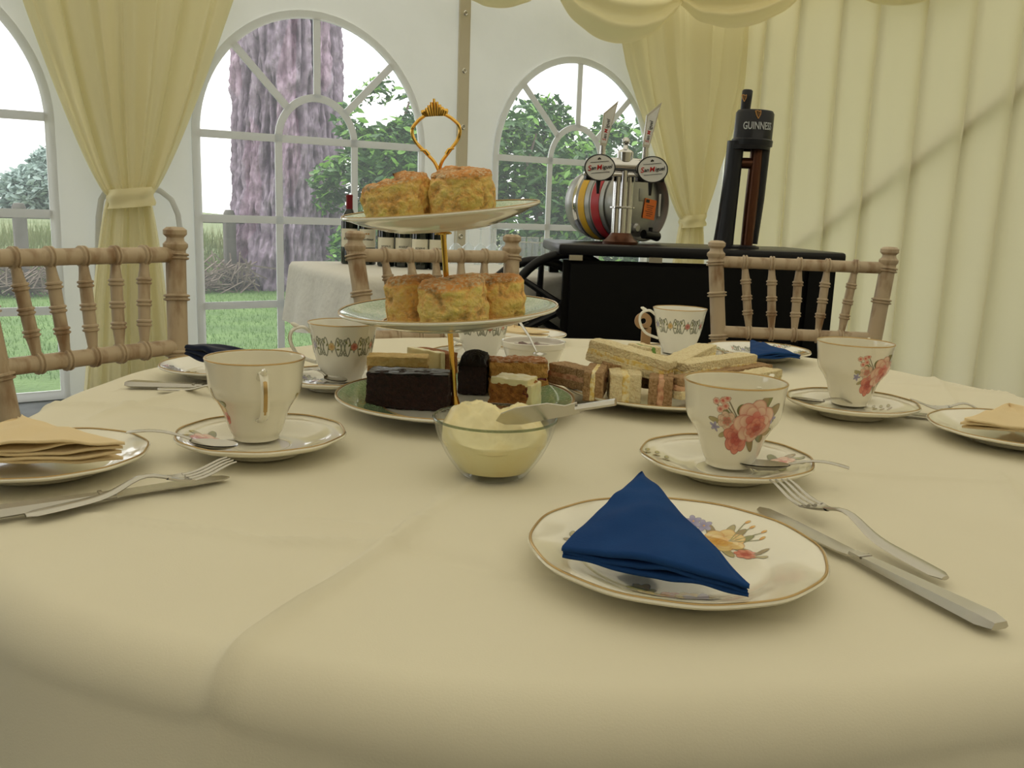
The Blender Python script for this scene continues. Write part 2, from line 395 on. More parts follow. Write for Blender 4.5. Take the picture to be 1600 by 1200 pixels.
def swag(label, a, b, pz, nrm):
    sag = (a.z+b.z)/2 - pz; mb = MB()
    def fn(u, v):
        p = a.lerp(b, u); e = 4*u*(1-u); s_ = sag*(v**.9)*e**.85
        rip = .030*math.sin(v*17+2*u)*(.3+.7*e)
        return p + Vector((0, 0, -s_+.09*(1-v)+.012*math.sin(u*30)*(1-e))) + nrm*(.12*math.sin(PI*v*.95)*(.35+.65*e)+rip)
    mb.grid(fn, 70, 60); o = mb.build('swag', m_drape, angle=180); return tag(o, label, 'swag')
def Wsz(px, py, off):
    q = ray(px, py); o = Vector((0, 0, EYE)); pl = A0+nw*off; t = (pl-o).dot(nw)/q.dot(nw); p = o+q*t
    return ((p-A0).dot(dw), p.z)
DS = .30
def wpt(px, py, o=DS): return Wp(*Wsz(px, py, o), o)
g = wpt(1060, 6)
swag('cream swag hanging above the far arched window, left of the gather', wpt(862, -25), g, wpt(965, 68).z, nw)
rr1 = onright(1275, -30, .26); nn_ = (nw*.8-dw*.6).normalized()
swag('cream swag hanging in the corner, right of the gather above the tall black tap', g+nw*.01, rr1, onright(1150, 62, .35).z, nn_)
swag('small end of a cream swag at the top edge above the eyelet strip', wpt(705, -30), wpt(858, -26), wpt(770, 10).z, nw)
swag('shallow cream swag at the top edge over the right lining', onright(1300, -32, .26), onright(1530, -40, .26), onright(1400, 9, .26).z, -dw)
# white pvc straps beside the left curtain
for nm, pts, lab in (('strap', [(226, 294), (250, 298), (268, 312), (278, 335), (282, 365), (284, 420), (286, 520)], 'white strap arching from the tied left curtain towards the middle window'),
                ('strap', [(168, 296), (158, 312), (154, 340), (153, 400), (150, 520)], 'white strap hanging left of the tied left curtain')):
    mb = MB(); q = [Wp(*Wsz(x, y, .05), .05) for x, y in pts]; mb.tube(q, .014, 8, sc=(.22, 1), upv=tuple(dw)); o = mb.build(nm, m_trim); tag(o, lab, 'strap')
mb = MB(); mb.tube([Wp(-.37, 0, .04), Wp(-.37, 2.5, .04)], .03, 14); tag(mb.build('tent_pole', m_trim), 'white tent pole standing behind the tied left curtain', 'pole')

# ------------------------------------------------------------------ outdoors
mb = MB(); mb.add([(-60, -20, -.06), (60, -20, -.06), (60, 19, -.06), (-60, 19, -.06)], [(0,1,2,3)]); struct(mb.build('ground', m_lawn, smooth=False), 'green lawn outside the marquee')
F0 = Vector((-4.0, 10.35, 0)); fd = Vector((.80, .60, 0)); fn_ = Vector((-.60, .80, 0))
mb = MB()
def bank(u, v):
    s_ = -60+95*u; o_ = .45+v*v*110; p = F0+fd*s_+fn_*o_; k = min(1, (o_-.45)/1.6); fade = 1 if s_ < 1.2 else max(0, 1-(s_-1.2)/2)
    return (p.x, p.y, -.055+(.42*k+.3*min(1, o_/20))*fade+.25*noise.noise(Vector((s_*.1, o_*.1, 0)))*v)
mb.grid(bank, 120, 60); struct(mb.build('meadow', m_meadow), 'rough grassy bank and meadow beyond the fence')
def blades(name, label, fnpos, n, h, wd, material, seed):
    r = random.Random(seed); v = []; f = []
    for k in range(n):
        x, y, z = fnpos(r); a = r.random()*PI; hh = h*(.5+r.random()); dx, dy = math.cos(a)*wd, math.sin(a)*wd; lx, ly = (r.random()-.5)*hh*.7, (r.random()-.5)*hh*.7
        b = len(v); v += [(x-dx, y-dy, z), (x+dx, y+dy, z), (x+lx, y+ly, z+hh)]; f.append((b, b+1, b+2))
    mb = MB(); mb.add(v, f); o = mb.build(name, material, smooth=False, cols=None); tag(o, label, 'grass', kind='stuff'); return o
def lawnpos(r):
    while True:
        y = 5+11*r.random(); x = -y*.62+ (y*.62+1.5)*r.random(); p = Vector((x, y, 0))-A0
        if p.dot(nw) < -.1: return (x, y, -.07)
blades('grass', 'short green lawn grass outside the arched windows', lawnpos, 42000, .035, .004, m_blade, 1)
def bankpos(r):
    s_ = -22+23.5*r.random(); o_ = .5+3.5*r.random()**1.5; p = F0+fd*s_+fn_*o_; return (p.x, p.y, -.06+.42*min(1, (o_-.45)/1.6))
blades('long_grass', 'tall rough grass growing on the bank beyond the fence', bankpos, 30000, .26, .009, m_straw, 2)
r = random.Random(5); v = MB()
for k in range(3000):
    s_ = -16+17*r.random(); z = -.03+.30*r.random()**1.2; p = F0+fd*s_+fn_*(-.15+.45*r.random()); a = r.random()*PI; l = .08+.18*r.random(); c = Vector((p.x, p.y, z)); d = (fd*math.cos(a)+Vector((0, 0, math.sin(a)*.8))+fn_*(r.random()-.5)*.4)*l
    v.tube([c-d, c+d], .009, 3)
tag(v.build('brushwood', m_twig, smooth=False), 'low tangle of brown brushwood along the edge of the lawn', 'brushwood', kind='stuff')
fz = thing('rail_fence', 'weathered wooden post and rail fence at the foot of the grassy bank', 'fence', F0+fn_*.36, math.atan2(.6, .8))
for s_ in (.80, -1.5, -3.8, -6.1, -8.4):
    mb = MB(); mb.box((s_, 0, .40), (.13, .13, .92), b=.015); mb.lathe([(0, .925), (.05, .92), (.07, .88), (.07, .84)], 12, Matrix.Translation((s_, 0, 0))); mb.build('post', m_fence, fz)
for z, t in ((.80, .09),):
    mb = MB(); mb.box((-3.8, .08, z), (10.0, .04, t), b=.008); mb.build('rail', m_fence, fz)
# great trunk
bc = P(440, 445, 0); Yt = 11.9; c = D(453, 400, Yt); TR = .655
mb = MB(); nu, nv = 420, 300; cols = []
def trunk_pt(u, v):
    a = u*2*PI; z = -.1+9*v; x, y = math.cos(a), math.sin(a)
    n1 = noise.fractal(Vector((x*3.2, y*3.2, z*.55)), .9, 2.1, 6)
    rid = 1-abs(noise.noise(Vector((x*7.5, y*7.5, z*1.1+n1*.8))))*2.2
    n3 = noise.fractal(Vector((x*14, y*14, z*6)), .8, 2, 4)
    h = .05*n1+.05*rid+.035*n3; R = TR*(1.0+.28*math.exp(-max(0, z)*1.6)-.012*z)
    k = min(1, max(0, .35+.75*rid+.35*n3)); q = .5+.5*noise.noise(Vector((x*2, y*2, z*.8+5)))
    b = np.array((.09, .05, .08))*(1-k)+np.array((.50, .43, .49))*k; b = b*(.8+.35*q)+np.array((.05, .0, .01))*(q > .62)
    cols.append((*np.clip(b, 0, 1), 1))
    return (x*(R+h), y*(R+h), z)
mb.grid(trunk_pt, nu, nv, wrap=True)
to = thing('tree_trunk', 'huge furrowed purple-grey tree trunk outside the middle arched window', 'tree', (c.x, Yt, 0))
mb.build('trunk', m_bark, to, cols=cols, angle=180)
for px, py in ((487, 272),):
    q = D(px, py, Yt-TR); mb = MB(); mb.lathe([(0, .012), (.02, .010), (.035, -.01), (.04, -.05)], 10, Matrix.Translation((q.x-c.x, q.y-Yt-.01, q.z)) @ Matrix.Rotation(PI/2, 4, 'X')); ko = mb.build('knot', mat('pale_knot', (.45, .36, .30), .9), to)
# leafy shrubs
leafshape = [(-.5, 0, 0), (-.25, .16, .03), (.1, .17, .05), (.5, 0, 0), (.1, -.17, .05), (-.25, -.16, .03)]
def leafmat(c, d, s, r):
    return Matrix.Translation(c) @ Euler((r.random()*2.2-.8, r.random()*1.6-.8, r.random()*2*PI)).to_matrix().to_4x4() @ Matrix.Scale(s, 4)
def shrub(name, label, blobs, n, s, mats, seed, nb=0, cat='shrub'):
    r = random.Random(seed); base = Vector((blobs[0][0], blobs[0][1], 0)); t = thing(name, label, cat, base); mb = MB()
    tot = sum(b[3]**2 for b in blobs)
    for (x, y, z, R) in blobs:
        c = Vector((x, y, z))-base
        for k in range(int(n*R*R/tot*1.5)):
            d = Vector((r.gauss(0, 1), r.gauss(0, 1)-.35, r.gauss(0, 1))).normalized(); q = c + d*R*(.45+.6*r.random()**.6)*(1+.25*noise.noise(d*3+c))
            if q.z < .02: continue
            dens = noise.noise(q*1.7+Vector((seed, 0, 0)))
            if dens < -.28: continue
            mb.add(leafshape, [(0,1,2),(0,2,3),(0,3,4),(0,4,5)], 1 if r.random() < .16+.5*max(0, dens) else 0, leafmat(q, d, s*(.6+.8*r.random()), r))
    o = mb.build('foliage', mats, t, smooth=False); o['kind'] = 'stuff'
    mb = MB()
    for k in range(5):
        e = Vector((blobs[k % len(blobs)][0], blobs[k % len(blobs)][1], blobs[k % len(blobs)][2]))-base
        mb.tube([(.1*k-.2, 0, 0), e*.5+Vector((0, 0, .1)), e+Vector((r.random()*.5, 0, blobs[0][3]*.5))], [.05, .035, .012], 6)
    mb.build('stem', m_twig, t)
    if nb:
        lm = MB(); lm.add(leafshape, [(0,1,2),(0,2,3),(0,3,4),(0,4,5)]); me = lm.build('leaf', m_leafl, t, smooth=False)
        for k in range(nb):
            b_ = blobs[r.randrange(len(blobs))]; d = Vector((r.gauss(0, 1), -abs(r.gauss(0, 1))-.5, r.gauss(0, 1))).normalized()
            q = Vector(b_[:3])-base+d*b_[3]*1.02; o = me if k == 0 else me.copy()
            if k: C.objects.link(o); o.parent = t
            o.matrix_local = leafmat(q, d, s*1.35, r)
def blob(px, py, Y, rpx): q = D(px, py, Y); return (q.x, q.y, q.z, rpx*Y/FPX)
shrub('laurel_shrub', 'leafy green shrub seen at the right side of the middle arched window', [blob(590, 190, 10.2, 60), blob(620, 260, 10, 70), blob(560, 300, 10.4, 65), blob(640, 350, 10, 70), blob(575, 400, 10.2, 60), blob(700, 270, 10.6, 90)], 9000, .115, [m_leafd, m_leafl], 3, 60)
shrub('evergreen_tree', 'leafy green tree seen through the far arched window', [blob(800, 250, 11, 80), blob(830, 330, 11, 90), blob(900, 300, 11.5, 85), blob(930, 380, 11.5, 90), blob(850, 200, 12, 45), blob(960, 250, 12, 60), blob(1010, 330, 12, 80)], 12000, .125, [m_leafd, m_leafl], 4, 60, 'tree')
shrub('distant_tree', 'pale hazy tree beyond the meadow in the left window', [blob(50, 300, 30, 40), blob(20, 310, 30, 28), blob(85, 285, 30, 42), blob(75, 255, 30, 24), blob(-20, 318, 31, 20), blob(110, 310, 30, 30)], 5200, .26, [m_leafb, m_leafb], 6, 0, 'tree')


# ------------------------------------------------------------------ bar, side table and what stands on them
BZ = .872
bL = D(873, 382, 3.30); bR = D(1325, 388, 3.37); bd = Vector((bR.x-bL.x, bR.y-bL.y, 0)); BW = bd.length; bd.normalize(); ba = math.atan2(bd.y, bd.x)
bm0 = Vector(((bL.x+bR.x)/2, (bL.y+bR.y)/2, 0))
bar = thing('bar_counter', 'black bar counter standing behind the right chair', 'bar', bm0, ba)
mb = MB(); mb.box((0, .32, BZ-.021), (BW, .64, .042), b=.012); mb.build('counter_top', m_blackp, bar)
mb = MB(); mb.box((BW/2-.06, .33, (BZ-.06)/2), (.04, .54, BZ-.06)); mb.build('side_panel', m_black, bar, smooth=False)
mb = MB(); mb.box((.0, .045, (BZ-.06)/2), (BW-.05, .03, BZ-.06)); mb.build('front_board', m_black, bar, smooth=False)
for q in (-1, 1): mb = MB(); mb.box((q*.5, .58, (BZ-.06)/2), (.04, .04, BZ-.042)); mb.build('leg', m_black, bar, smooth=False)
mb = MB(); mb.box((-.05, .025, .40), (BW-.20, .02, .80), b=.004); mb.build('front_panel', m_black, bar)
mb = MB(); mb.box((BW/2-.085, .025, .40), (.10, .02, .80), b=.004); mb.build('end_panel', m_black, bar)
for k in range(4):
    mb = MB(); mb.box((-.48+k*.3, .028, BZ-.05), (.05, .04, .02)); mb.build('bracket', m_steel, bar)
def onbar(px, dy): # point on the bar top at depth dy behind its front edge
    q = ray(px, 380); o = bm0 + Vector((-math.sin(ba), math.cos(ba), 0))*dy; nn = Vector((-math.sin(ba), math.cos(ba), 0))
    t = (o-Vector((0, 0, 0))).dot(nn)/q.dot(nn); return Vector((q.x*t, q.y*t, BZ))
def text_mesh(txt, size, name, material, parent, M, bend=None, ext=.0006, italic=0, sxy=(1, 1)):
    cu = bpy.data.curves.new(name, 'FONT'); cu.body = txt; cu.size = size; cu.extrude = ext; cu.align_x = 'CENTER'; cu.align_y = 'CENTER'; cu.shear = italic; cu.resolution_u = 3; cu.offset = size*.012
    tmp = bpy.data.objects.new('tmp', cu); C.objects.link(tmp); dg = bpy.context.evaluated_depsgraph_get(); dg.update()
    me = bpy.data.meshes.new_from_object(tmp.evaluated_get(dg)); bpy.data.objects.remove(tmp); me.name = name
    me.materials.clear(); me.materials.append(material)
    for v in me.vertices:
        c = Vector((v.co.x*sxy[0], v.co.y*sxy[1], v.co.z))
        if bend: a = c.x/bend; c = Vector((math.sin(a)*(bend+c.z), c.y, math.cos(a)*(bend+c.z)))
        v.co = M @ c
    o = bpy.data.objects.new(name, me); C.objects.link(o); o.parent = parent; return o
FACE = Matrix.Rotation(PI/2, 4, 'X')        # text plane XY -> XZ, facing -Y
# chrome beer tap with two levers
tp = onbar(969, .18); tap = thing('beer_tap', 'chrome beer tap with two white levers on the black bar', 'beer tap', tp, ba); tap.scale = (.88, .88, .88)
mb = MB(); mb.lathe([(0, .0), (.078, 0), (.080, .012), (.066, .022), (.050, .040), (.045, .05), (0, .05)], 40); mb.build('base', m_bronze, tap)
mb = MB()
for dx in (-.026, 0, .026): mb.tube([(dx, 0 if dx else -.012, .045), (dx, 0 if dx else -.012, .325)], .018, 18)
mb.build('column', m_chrome, tap)
mb = MB(); mb.lathe([(.040, .155), (.050, .157), (.050, .163), (.040, .165)], 30, Matrix.Diagonal((1.1, .75, 1, 1))); mb.build('collar', m_chrome, tap)
mb = MB(); mb.tube([(-.17, 0, .335), (-.09, 0, .338), (0, 0, .338), (.09, 0, .338), (.17, 0, .335)], [.028, .032, .036, .032, .028], 20); mb.box((0, 0, .30), (.36, .05, .018), b=.005); mb.build('crossbar', m_chrome, tap)
mb = MB(); mb.lathe([(0, .35), (.034, .355), (.036, .395), (.026, .405), (.012, .41), (.009, .425), (.016, .435), (.017, .447), (.010, .458), (0, .46)], 24); mb.build('finial', m_chrome, tap)
for sx_ in (-1, 1):
    cx = sx_*.115
    mb = MB(); Mx = Matrix.Translation((cx, -.045, .325)) @ FACE @ Matrix.Diagonal((1.08, .9, 1, 1))
    mb.lathe([(0, .004), (.058, .003), (.062, -.002), (.060, -.02), (0, -.022)], 44, Mx); badge = mb.build('badge', m_white, tap)
    mb = MB(); mb.lathe([(.0585, .0042), (.0625, .0042), (.0635, -.003), (.0590, -.004)], 44, Mx); mb.build('badge_rim', m_ink, tap)
    Mt = Matrix.Translation((cx, -.0502, .325)) @ FACE @ Matrix.Rotation(.12, 4, 'Z')
    text_mesh('S', .032, 'lettering', m_redink, badge, Mt @ Matrix.Translation((-.047, 0, 0)), italic=.2)
    text_mesh('an', .023, 'lettering', m_ink, badge, Mt @ Matrix.Translation((-.028, 0, 0)), italic=.2)
    text_mesh('M', .030, 'lettering', m_redink, badge, Mt @ Matrix.Translation((-.004, 0, 0)), italic=.2)
    text_mesh('iguel', .023, 'lettering', m_ink, badge, Mt @ Matrix.Translation((.031, 0, 0)), italic=.2)
    for zz in (-.021, .024): mb = MB(); mb.box((0, zz, 0), (.08, .0018, .001), Mt); mb.build('stripe', m_ink, badge, smooth=False)
    mb = MB()
    for q in range(3): mb.lathe([(0, .0006), (.0035, .0006), (.0035, 0)], 10, Mt @ Matrix.Translation((-.004+.004*q, .036+.003*(q == 1), 0)))
    mb.build('emblem', m_ink, badge)
    mb = MB(); mb.box((cx, 0, .283), (.115, .075, .02), b=.004); mb.build('drip_cover', m_blackp, tap)
    mb = MB(); mb.tube([(cx+.0*sx_, -.02, .28), (cx, -.024, .215)], [.012, .006], 12); mb.build('spout', m_blackp, tap)
    lx = -.10 if sx_ < 0 else .088
    mb = MB(); mb.tube([(lx, 0, .36), (lx, 0, .42)], [.014, .012], 14); mb.build('lever_stem', m_chrome, tap)
    mb = MB(); poly = [(-.014, 0), (.014, 0), (.040, .195), (-.016, .135)]; Ml = Matrix.Translation((lx, .006, .42)) @ Matrix.Rotation(.09, 4, 'Y') @ FACE
    mb.prism(poly, -.004, .014, Ml); lev = mb.build('lever', m_chrome, tap, smooth=False)
    mb = MB(); mb.prism([(-.010, .012), (.011, .012), (.033, .175), (-.011, .130)], .014, .0152, Ml); mb.build('lever_face', m_white, lev, smooth=False)
    for t_, dx, mt in (('S', -.050, m_redink), ('an', -.035, m_ink), ('M', -.013, m_redink), ('iguel', .018, m_ink)):
        text_mesh(t_, .021, 'lettering', mt, lev, Ml @ Matrix.Translation((.005, .075, .0156)) @ Matrix.Rotation(PI/2-.08, 4, 'Z') @ Matrix.Translation((dx, 0, 0)), italic=.1)
# keg
ku = Vector((.63, -.777, 0)).normalized()   # outward normal of the visible end
kf = onbar(1003, .38); kc = kf - ku*.19 + Vector((0, 0, .172))
keg = thing('beer_keg', 'steel keg with yellow and red bands lying on the bar behind the chrome tap', 'keg', (kf.x, kf.y, BZ)); keg.scale = (.93, .93, .93)
MK = Matrix.Translation(kc-Vector((kf.x, kf.y, BZ))) @ ku.to_track_quat('Z', 'Y').to_matrix().to_4x4()
mb = MB(); mb.lathe([(0, -.19), (.12, -.19), (.142, -.175), (.155, -.13), (.155, -.105), (.164, -.095), (.166, .0), (.164, .09), (.156, .10), (.154, .13), (.160, .165), (.163, .19), (.157, .192), (.150, .17), (.145, .150), (.10, .160), (0, .163)], 72, MK); mb.build('shell', m_keg, keg)
for z0, z1, R_, mt, nm in ((-.062, -.022, .1672, m_yellow, 'yellow_band'), (.022, .072, .1672, m_red, 'red_band'), (-.10, -.078, .1662, m_chrome, 'hoop'), (.085, .10, .1662, m_keg, 'hoop'), (-.012, .012, .1685, m_keg, 'hoop')):
    mb = MB(); mb.lathe([(.150, z0), (R_, z0), (R_+.001, (z0+z1)/2), (R_, z1), (.150, z1)], 72, MK); mb.build(nm, mt, keg)
mb = MB(); mb.box((.03, .04, .1615), (.075, .055, .004), MK, b=.001); mb.build('plate', m_keg, keg)
KU = MK @ Matrix.Translation((0, 0, 0))
def kegface(dx, dz):  # dx right, dz up on the end face
    side = Vector((0, 0, 1)).cross(ku); return kc - Vector((kf.x, kf.y, BZ)) + ku*.166 + side*dx + Vector((0, 0, dz))
rotf = Matrix((Vector((0, 0, 1)).cross(ku), Vector((0, 0, 1)), ku)).transposed().to_4x4()
def MF(dx, dz): return Matrix.Translation(kegface(dx, dz)) @ rotf
mb = MB(); mb.box((0, 0, 0), (.075, .088, .003), MF(.062, -.02) @ Matrix.Rotation(-.12, 4, 'Z')); lab = mb.build('orange_label', m_orange, keg, smooth=False)
mb = MB()
for k in range(6): mb.box((-.004*(k % 2), .015-.009*k, .0018), (.05-.01*(k % 3), .0022, .0006), MF(.062, -.02) @ Matrix.Rotation(-.12, 4, 'Z'))
mb.box((-.02, .033, .0018), (.022, .014, .0006), MF(.062, -.02) @ Matrix.Rotation(-.12, 4, 'Z')); mb.build('print', m_ink, lab, smooth=False)
mb = MB(); mb.lathe([(0, .0), (.022, 0), (.022, .02), (.014, .028), (0, .028)], 20, MF(-.035, -.105)); mb.build('bung', m_keg, keg)
mb = MB(); mb.tube([MF(-.0, -.13) @ Vector((0, 0, .03)), MF(.05, -.135) @ Vector((0, 0, .03)), MF(.10, -.14) @ Vector((0, 0, .02))], [.02, .018, .022], 12); mb.tube([MF(.045, -.13) @ Vector((0, 0, .03)), MF(.045, -.10) @ Vector((0, 0, .03))], .010, 10); mb.build('tap_valve', m_blackp, keg)
mb = MB(); mb.box((.128, .0, -.002), (.012, .10, .006), MF(0, -.0) , b=.002); mb.build('handle_slot', m_white, keg)
# tall black tap
gp = onbar(1150, .16); gt = thing('stout_tap', 'tall black stout tap with a harp emblem at the right of the bar', 'beer tap', gp, ba); gt.scale = (.94, .94, .94)
mb = MB(); mb.lathe([(0, 0), (.088, 0), (.088, .008), (.075, .014), (0, .014)], 40, Matrix.Diagonal((1.1, .8, 1, 1))); mb.build('base', m_navy, gt)
def gtube(x0, x1, x2, w0, w1, w2):
    mb = MB(); zs = [0.01, .05, .12, .25, .36, .43]; pts = []; rad = []
    for z in zs:
        k = z/.43; xx = x0*(1-k)**2+2*x1*k*(1-k)+x2*k*k; ww = w0*(1-k)**2+2*w1*k*(1-k)+w2*k*k; pts.append((xx, 0, z)); rad.append((ww, ww*1.15))
    mb.tube(pts, rad, 26, upv=(0, 1, 0)); return mb
gtube(-.056, -.040, -.034, .042, .032, .034).build('left_column', m_navy, gt)
gtube(.044, .052, .056, .024, .030, .024).build('right_column', m_bronze, gt)
mb = MB(); mb.tube([(.072, .012, .02), (.078, .01, .2), (.082, .006, .43)], [.022, .028, .030], 20); mb.build('right_shell', m_navy, gt)
mb = MB(); mb.tube([(-.01, 0, .345), (.05, 0, .345)], .022, 18); mb.build('bridge', m_bronze, gt)
mb = MB(); mb.lathe([(0, .415), (.082, .418), (.083, .44), (.078, .445), (.077, .545), (.070, .556), (0, .560)], 56, Matrix.Translation((.020, 0, -.004)) @ Matrix.Rotation(.03, 4, 'Y') @ Matrix.Diagonal((1, .85, 1, 1))); head = mb.build('head', m_navy, gt)
mb = MB(); mb.lathe([(.079, .40), (.0845, .402), (.0845, .418), (.079, .42)], 56, Matrix.Translation((.022, 0, -.004)) @ Matrix.Diagonal((1, .85, 1, 1))); mb.build('gasket', m_blackp, gt)
mb = MB(); mb.lathe([(0, .54), (.019, .54), (.021, .60), (.021, .628), (.017, .633), (0, .633)], 24, Matrix.Translation((-.028, .0, 0)) @ Matrix.Rotation(.04, 4, 'Y')); hand = mb.build('handle', m_navy, gt)
def bendM(x, z, y): return Matrix.Translation((x, y, z)) @ FACE
text_mesh('GUINNESS', .037, 'lettering', m_silverink, head, Matrix.Translation((.033, .0, .487)) @ Matrix.Diagonal((1, .86, 1, 1)) @ FACE, bend=.0788, sxy=(.74, 1.1))
def harp(s, Mh, parent):
    mb = MB(); mb.tube([Mh @ Vector(p) for p in [(-.4*s, .45*s, 0), (-.1*s, .50*s, 0), (.15*s, .38*s, 0), (.4*s, .5*s, 0)]], .07*s, 6)
    mb.tube([Mh @ Vector(p) for p in [(.4*s, .5*s, 0), (.38*s, 0, 0), (.1*s, -.6*s, 0)]], .06*s, 6); mb.tube([Mh @ Vector(p) for p in [(-.4*s, .45*s, 0), (-.2*s, -.1*s, 0), (.1*s, -.6*s, 0)]], .08*s, 6)
    for k in range(4): x = -.25*s+.15*s*k; mb.tube([Mh @ Vector((x, .42*s, 0)), Mh @ Vector((x+.06*s, -.05*s-.08*s*k, 0))], .022*s, 4)
    mb.build('harp_emblem', m_goldink, parent)
harp(.028, bendM(.026, .532, -.0672), head); harp(.024, bendM(-.022, .598, -.0215), hand)
# cloth covered side table
e1 = Vector((.885, .466, 0)).normalized(); e2 = Vector((-e1.y, e1.x, 0)); st0 = Vector((-.568, 3.21, 0)); ea = math.atan2(e1.y, e1.x)
SLN, SDP, SZ = 1.02, .98, .73
sc_ = st0+e1*SLN/2+e2*SDP/2
tb = thing('trestle_table', 'trestle table under the white cloth behind the centre chair', 'table', sc_, ea)
mb = MB(); mb.box((0, 0, SZ-.022), (SLN-.03, SDP-.03, .03)); mb.build('tabletop', m_wood, tb)
for a_ in (-1, 1):
    for b_ in (-1, 1): mb = MB(); mb.tube([(a_*.42, b_*.38, 0), (a_*.42, b_*.38, SZ-.03)], .016, 10); mb.build('leg', m_steel, tb)
mb = MB()
def side_cloth(u, v):
    per = 2*(SLN+SDP); t = u*per; cr = .04
    cs = [(-SLN/2, -SDP/2), (SLN/2, -SDP/2), (SLN/2, SDP/2), (-SLN/2, SDP/2)]; seg = [SLN, SDP, SLN, SDP]; i = 0
    while i < 3 and t > seg[i]: t -= seg[i]; i += 1
    a, b = cs[i], cs[(i+1) % 4]; k = min(1, t/seg[i]); x = a[0]+(b[0]-a[0])*k; y = a[1]+(b[1]-a[1])*k
    nx, ny = [(0, -1), (1, 0), (0, 1), (-1, 0)][i]
    if v < .35: q = v/.35; return (x*q, y*q, SZ+.001)
    w_ = (v-.35)/.65; drop = .27+.02*math.sin(u*25); e = 1-abs(2*k-1)**6
    outw = .02+.035*w_*(.5+.5*math.sin(u*2*PI*11+1))
    r_ = min(1, w_/.08); return (x+nx*outw*w_**.5+nx*.012*r_, y+ny*outw*w_**.5+ny*.012*r_, SZ+.001-drop*w_ )
mb.grid(side_cloth, 360, 26, wrap=True)
o = mb.build('tablecloth', m_cloth2, loc=sc_, angle=180); o.rotation_euler = (0, 0, ea); tag(o, 'white cloth on the side table holding the wine bottles', 'tablecloth')
# wine bottles
def bottle(name, label, px, py, red):
    p = P(px, py, SZ+.002); t = thing(name, label, 'bottle', p, 0, 'red wine bottles on the side table')
    mb = MB(); mb.lathe([(0, 0), (.034, 0), (.0375, .004), (.0375, .185), (.034, .205), (.020, .228), (.0145, .24), (.0135, .295), (0, .295)], 32); mb.build('glass', m_bottle, t)
    mb = MB(); mb.lathe([(.0142, .238), (.0148, .24), (.0145, .29), (.0155, .292), (.0150, .302), (0, .302)], 24); mb.build('capsule', m_foil if red else m_foilblack, t)
    z0, z1 = (.075, .155) if red else (.055, .125); fa = math.atan2(-p.y, -p.x)
    mb = MB(); v = lambda u, w_: (.0379*math.cos(fa-1.15+2.3*u), .0379*math.sin(fa-1.15+2.3*u), z0+(z1-z0)*w_); mb.grid(v, 16, 2); lb = mb.build('label', m_label, t, angle=180)
    Mt = Matrix.Rotation(fa+PI/2, 4, 'Z') @ Matrix.Translation((0, 0, z0+(z1-z0)*.45)) @ FACE
    text_mesh('Bordeaux' if red else 'RESERVE', .014 if red else .011, 'lettering', m_ink, lb, Mt, bend=.0382, italic=.25 if red else 0, ext=.0002)
    if red:
        mb = MB()
        for dx in (-.005, .005): mb.lathe([(0, .0005), (.004, .0005), (.004, 0)], 8, Mt @ Matrix.Translation((dx, .024, .0384)))
        mb.build('crest', m_goldink, lb)
labs = ['red capped wine bottle with a cream label, leftmost of the row', 'red capped wine bottle with a cream label, second from the left', 'dark wine bottle with a low label, third from the left, under the top cake plate', 'dark wine bottle with a low label, fourth from the left', 'dark wine bottle with a low cream label, fifth from the left', 'dark wine bottle at the right end of the row of wine bottles']
for k, (px, py) in enumerate([(546, 412), (574, 413), (603, 416), (630, 417), (656, 420), (683, 421)]): bottle('wine_bottle', labs[k], px, py, k < 2)
# glasses
m_g = m_glass2
wg = thing('wine_glass', 'upturned wine glass, leftmost of the glasses beside the wine bottles', 'glass', P(712, 412, SZ+.002), 0, 'upturned wine glasses on the side table')
mb = MB(); mb.lathe([(.030, 0), (.034, .03), (.036, .055), (.030, .08), (.008, .098), (.0075, .096), (.029, .079), (.0345, .055), (.0325, .03), (.0285, .0)], 24); mb.build('bowl', m_g, wg)
mb = MB(); mb.tube([(0, 0, .096), (0, 0, .168)], [.005, .004], 10); mb.build('stem', m_g, wg)
mb = MB(); mb.lathe([(0, .165), (.01, .167), (.032, .171), (.032, .173), (0, .174)], 24); mb.build('foot', m_g, wg)
ord_ = ['second', 'third', 'fourth', 'fifth', 'sixth', 'seventh', 'eighth']
for k in range(5): dup(wg, P(731+19*k, 411.5+(k % 2)*2, SZ+.002), 0, 'upturned wine glass, %s from the left beside the wine bottles' % ord_[k])
tg = thing('tumbler', 'clear tumbler, leftmost of the front tumblers beside the bar', 'glass', P(800, 417, SZ+.002), 0, 'tumblers on the side table')
mb = MB(); mb.lathe([(0, .0), (.028, 0), (.030, .01), (.035, .118), (.0335, .118), (.0285, .014), (0, .012)], 24); mb.build('body', m_g, tg)
mb = MB(); mb.tube([(.0342*math.cos(a*PI/12), .0342*math.sin(a*PI/12), .1185) for a in range(24)], .0012, 5, closed=True); mb.build('rim', m_white, tg)
for k in range(3): dup(tg, P(820+20*k, 419+k, SZ+.002), 0, 'clear tumbler, %s from the left in the front row beside the bar' % ord_[k])
for k in range(4): dup(tg, P(790+21*k, 404, SZ+.002), 0, 'clear tumbler in the back row by the far window, %s from the left' % (['first']+ord_)[k])
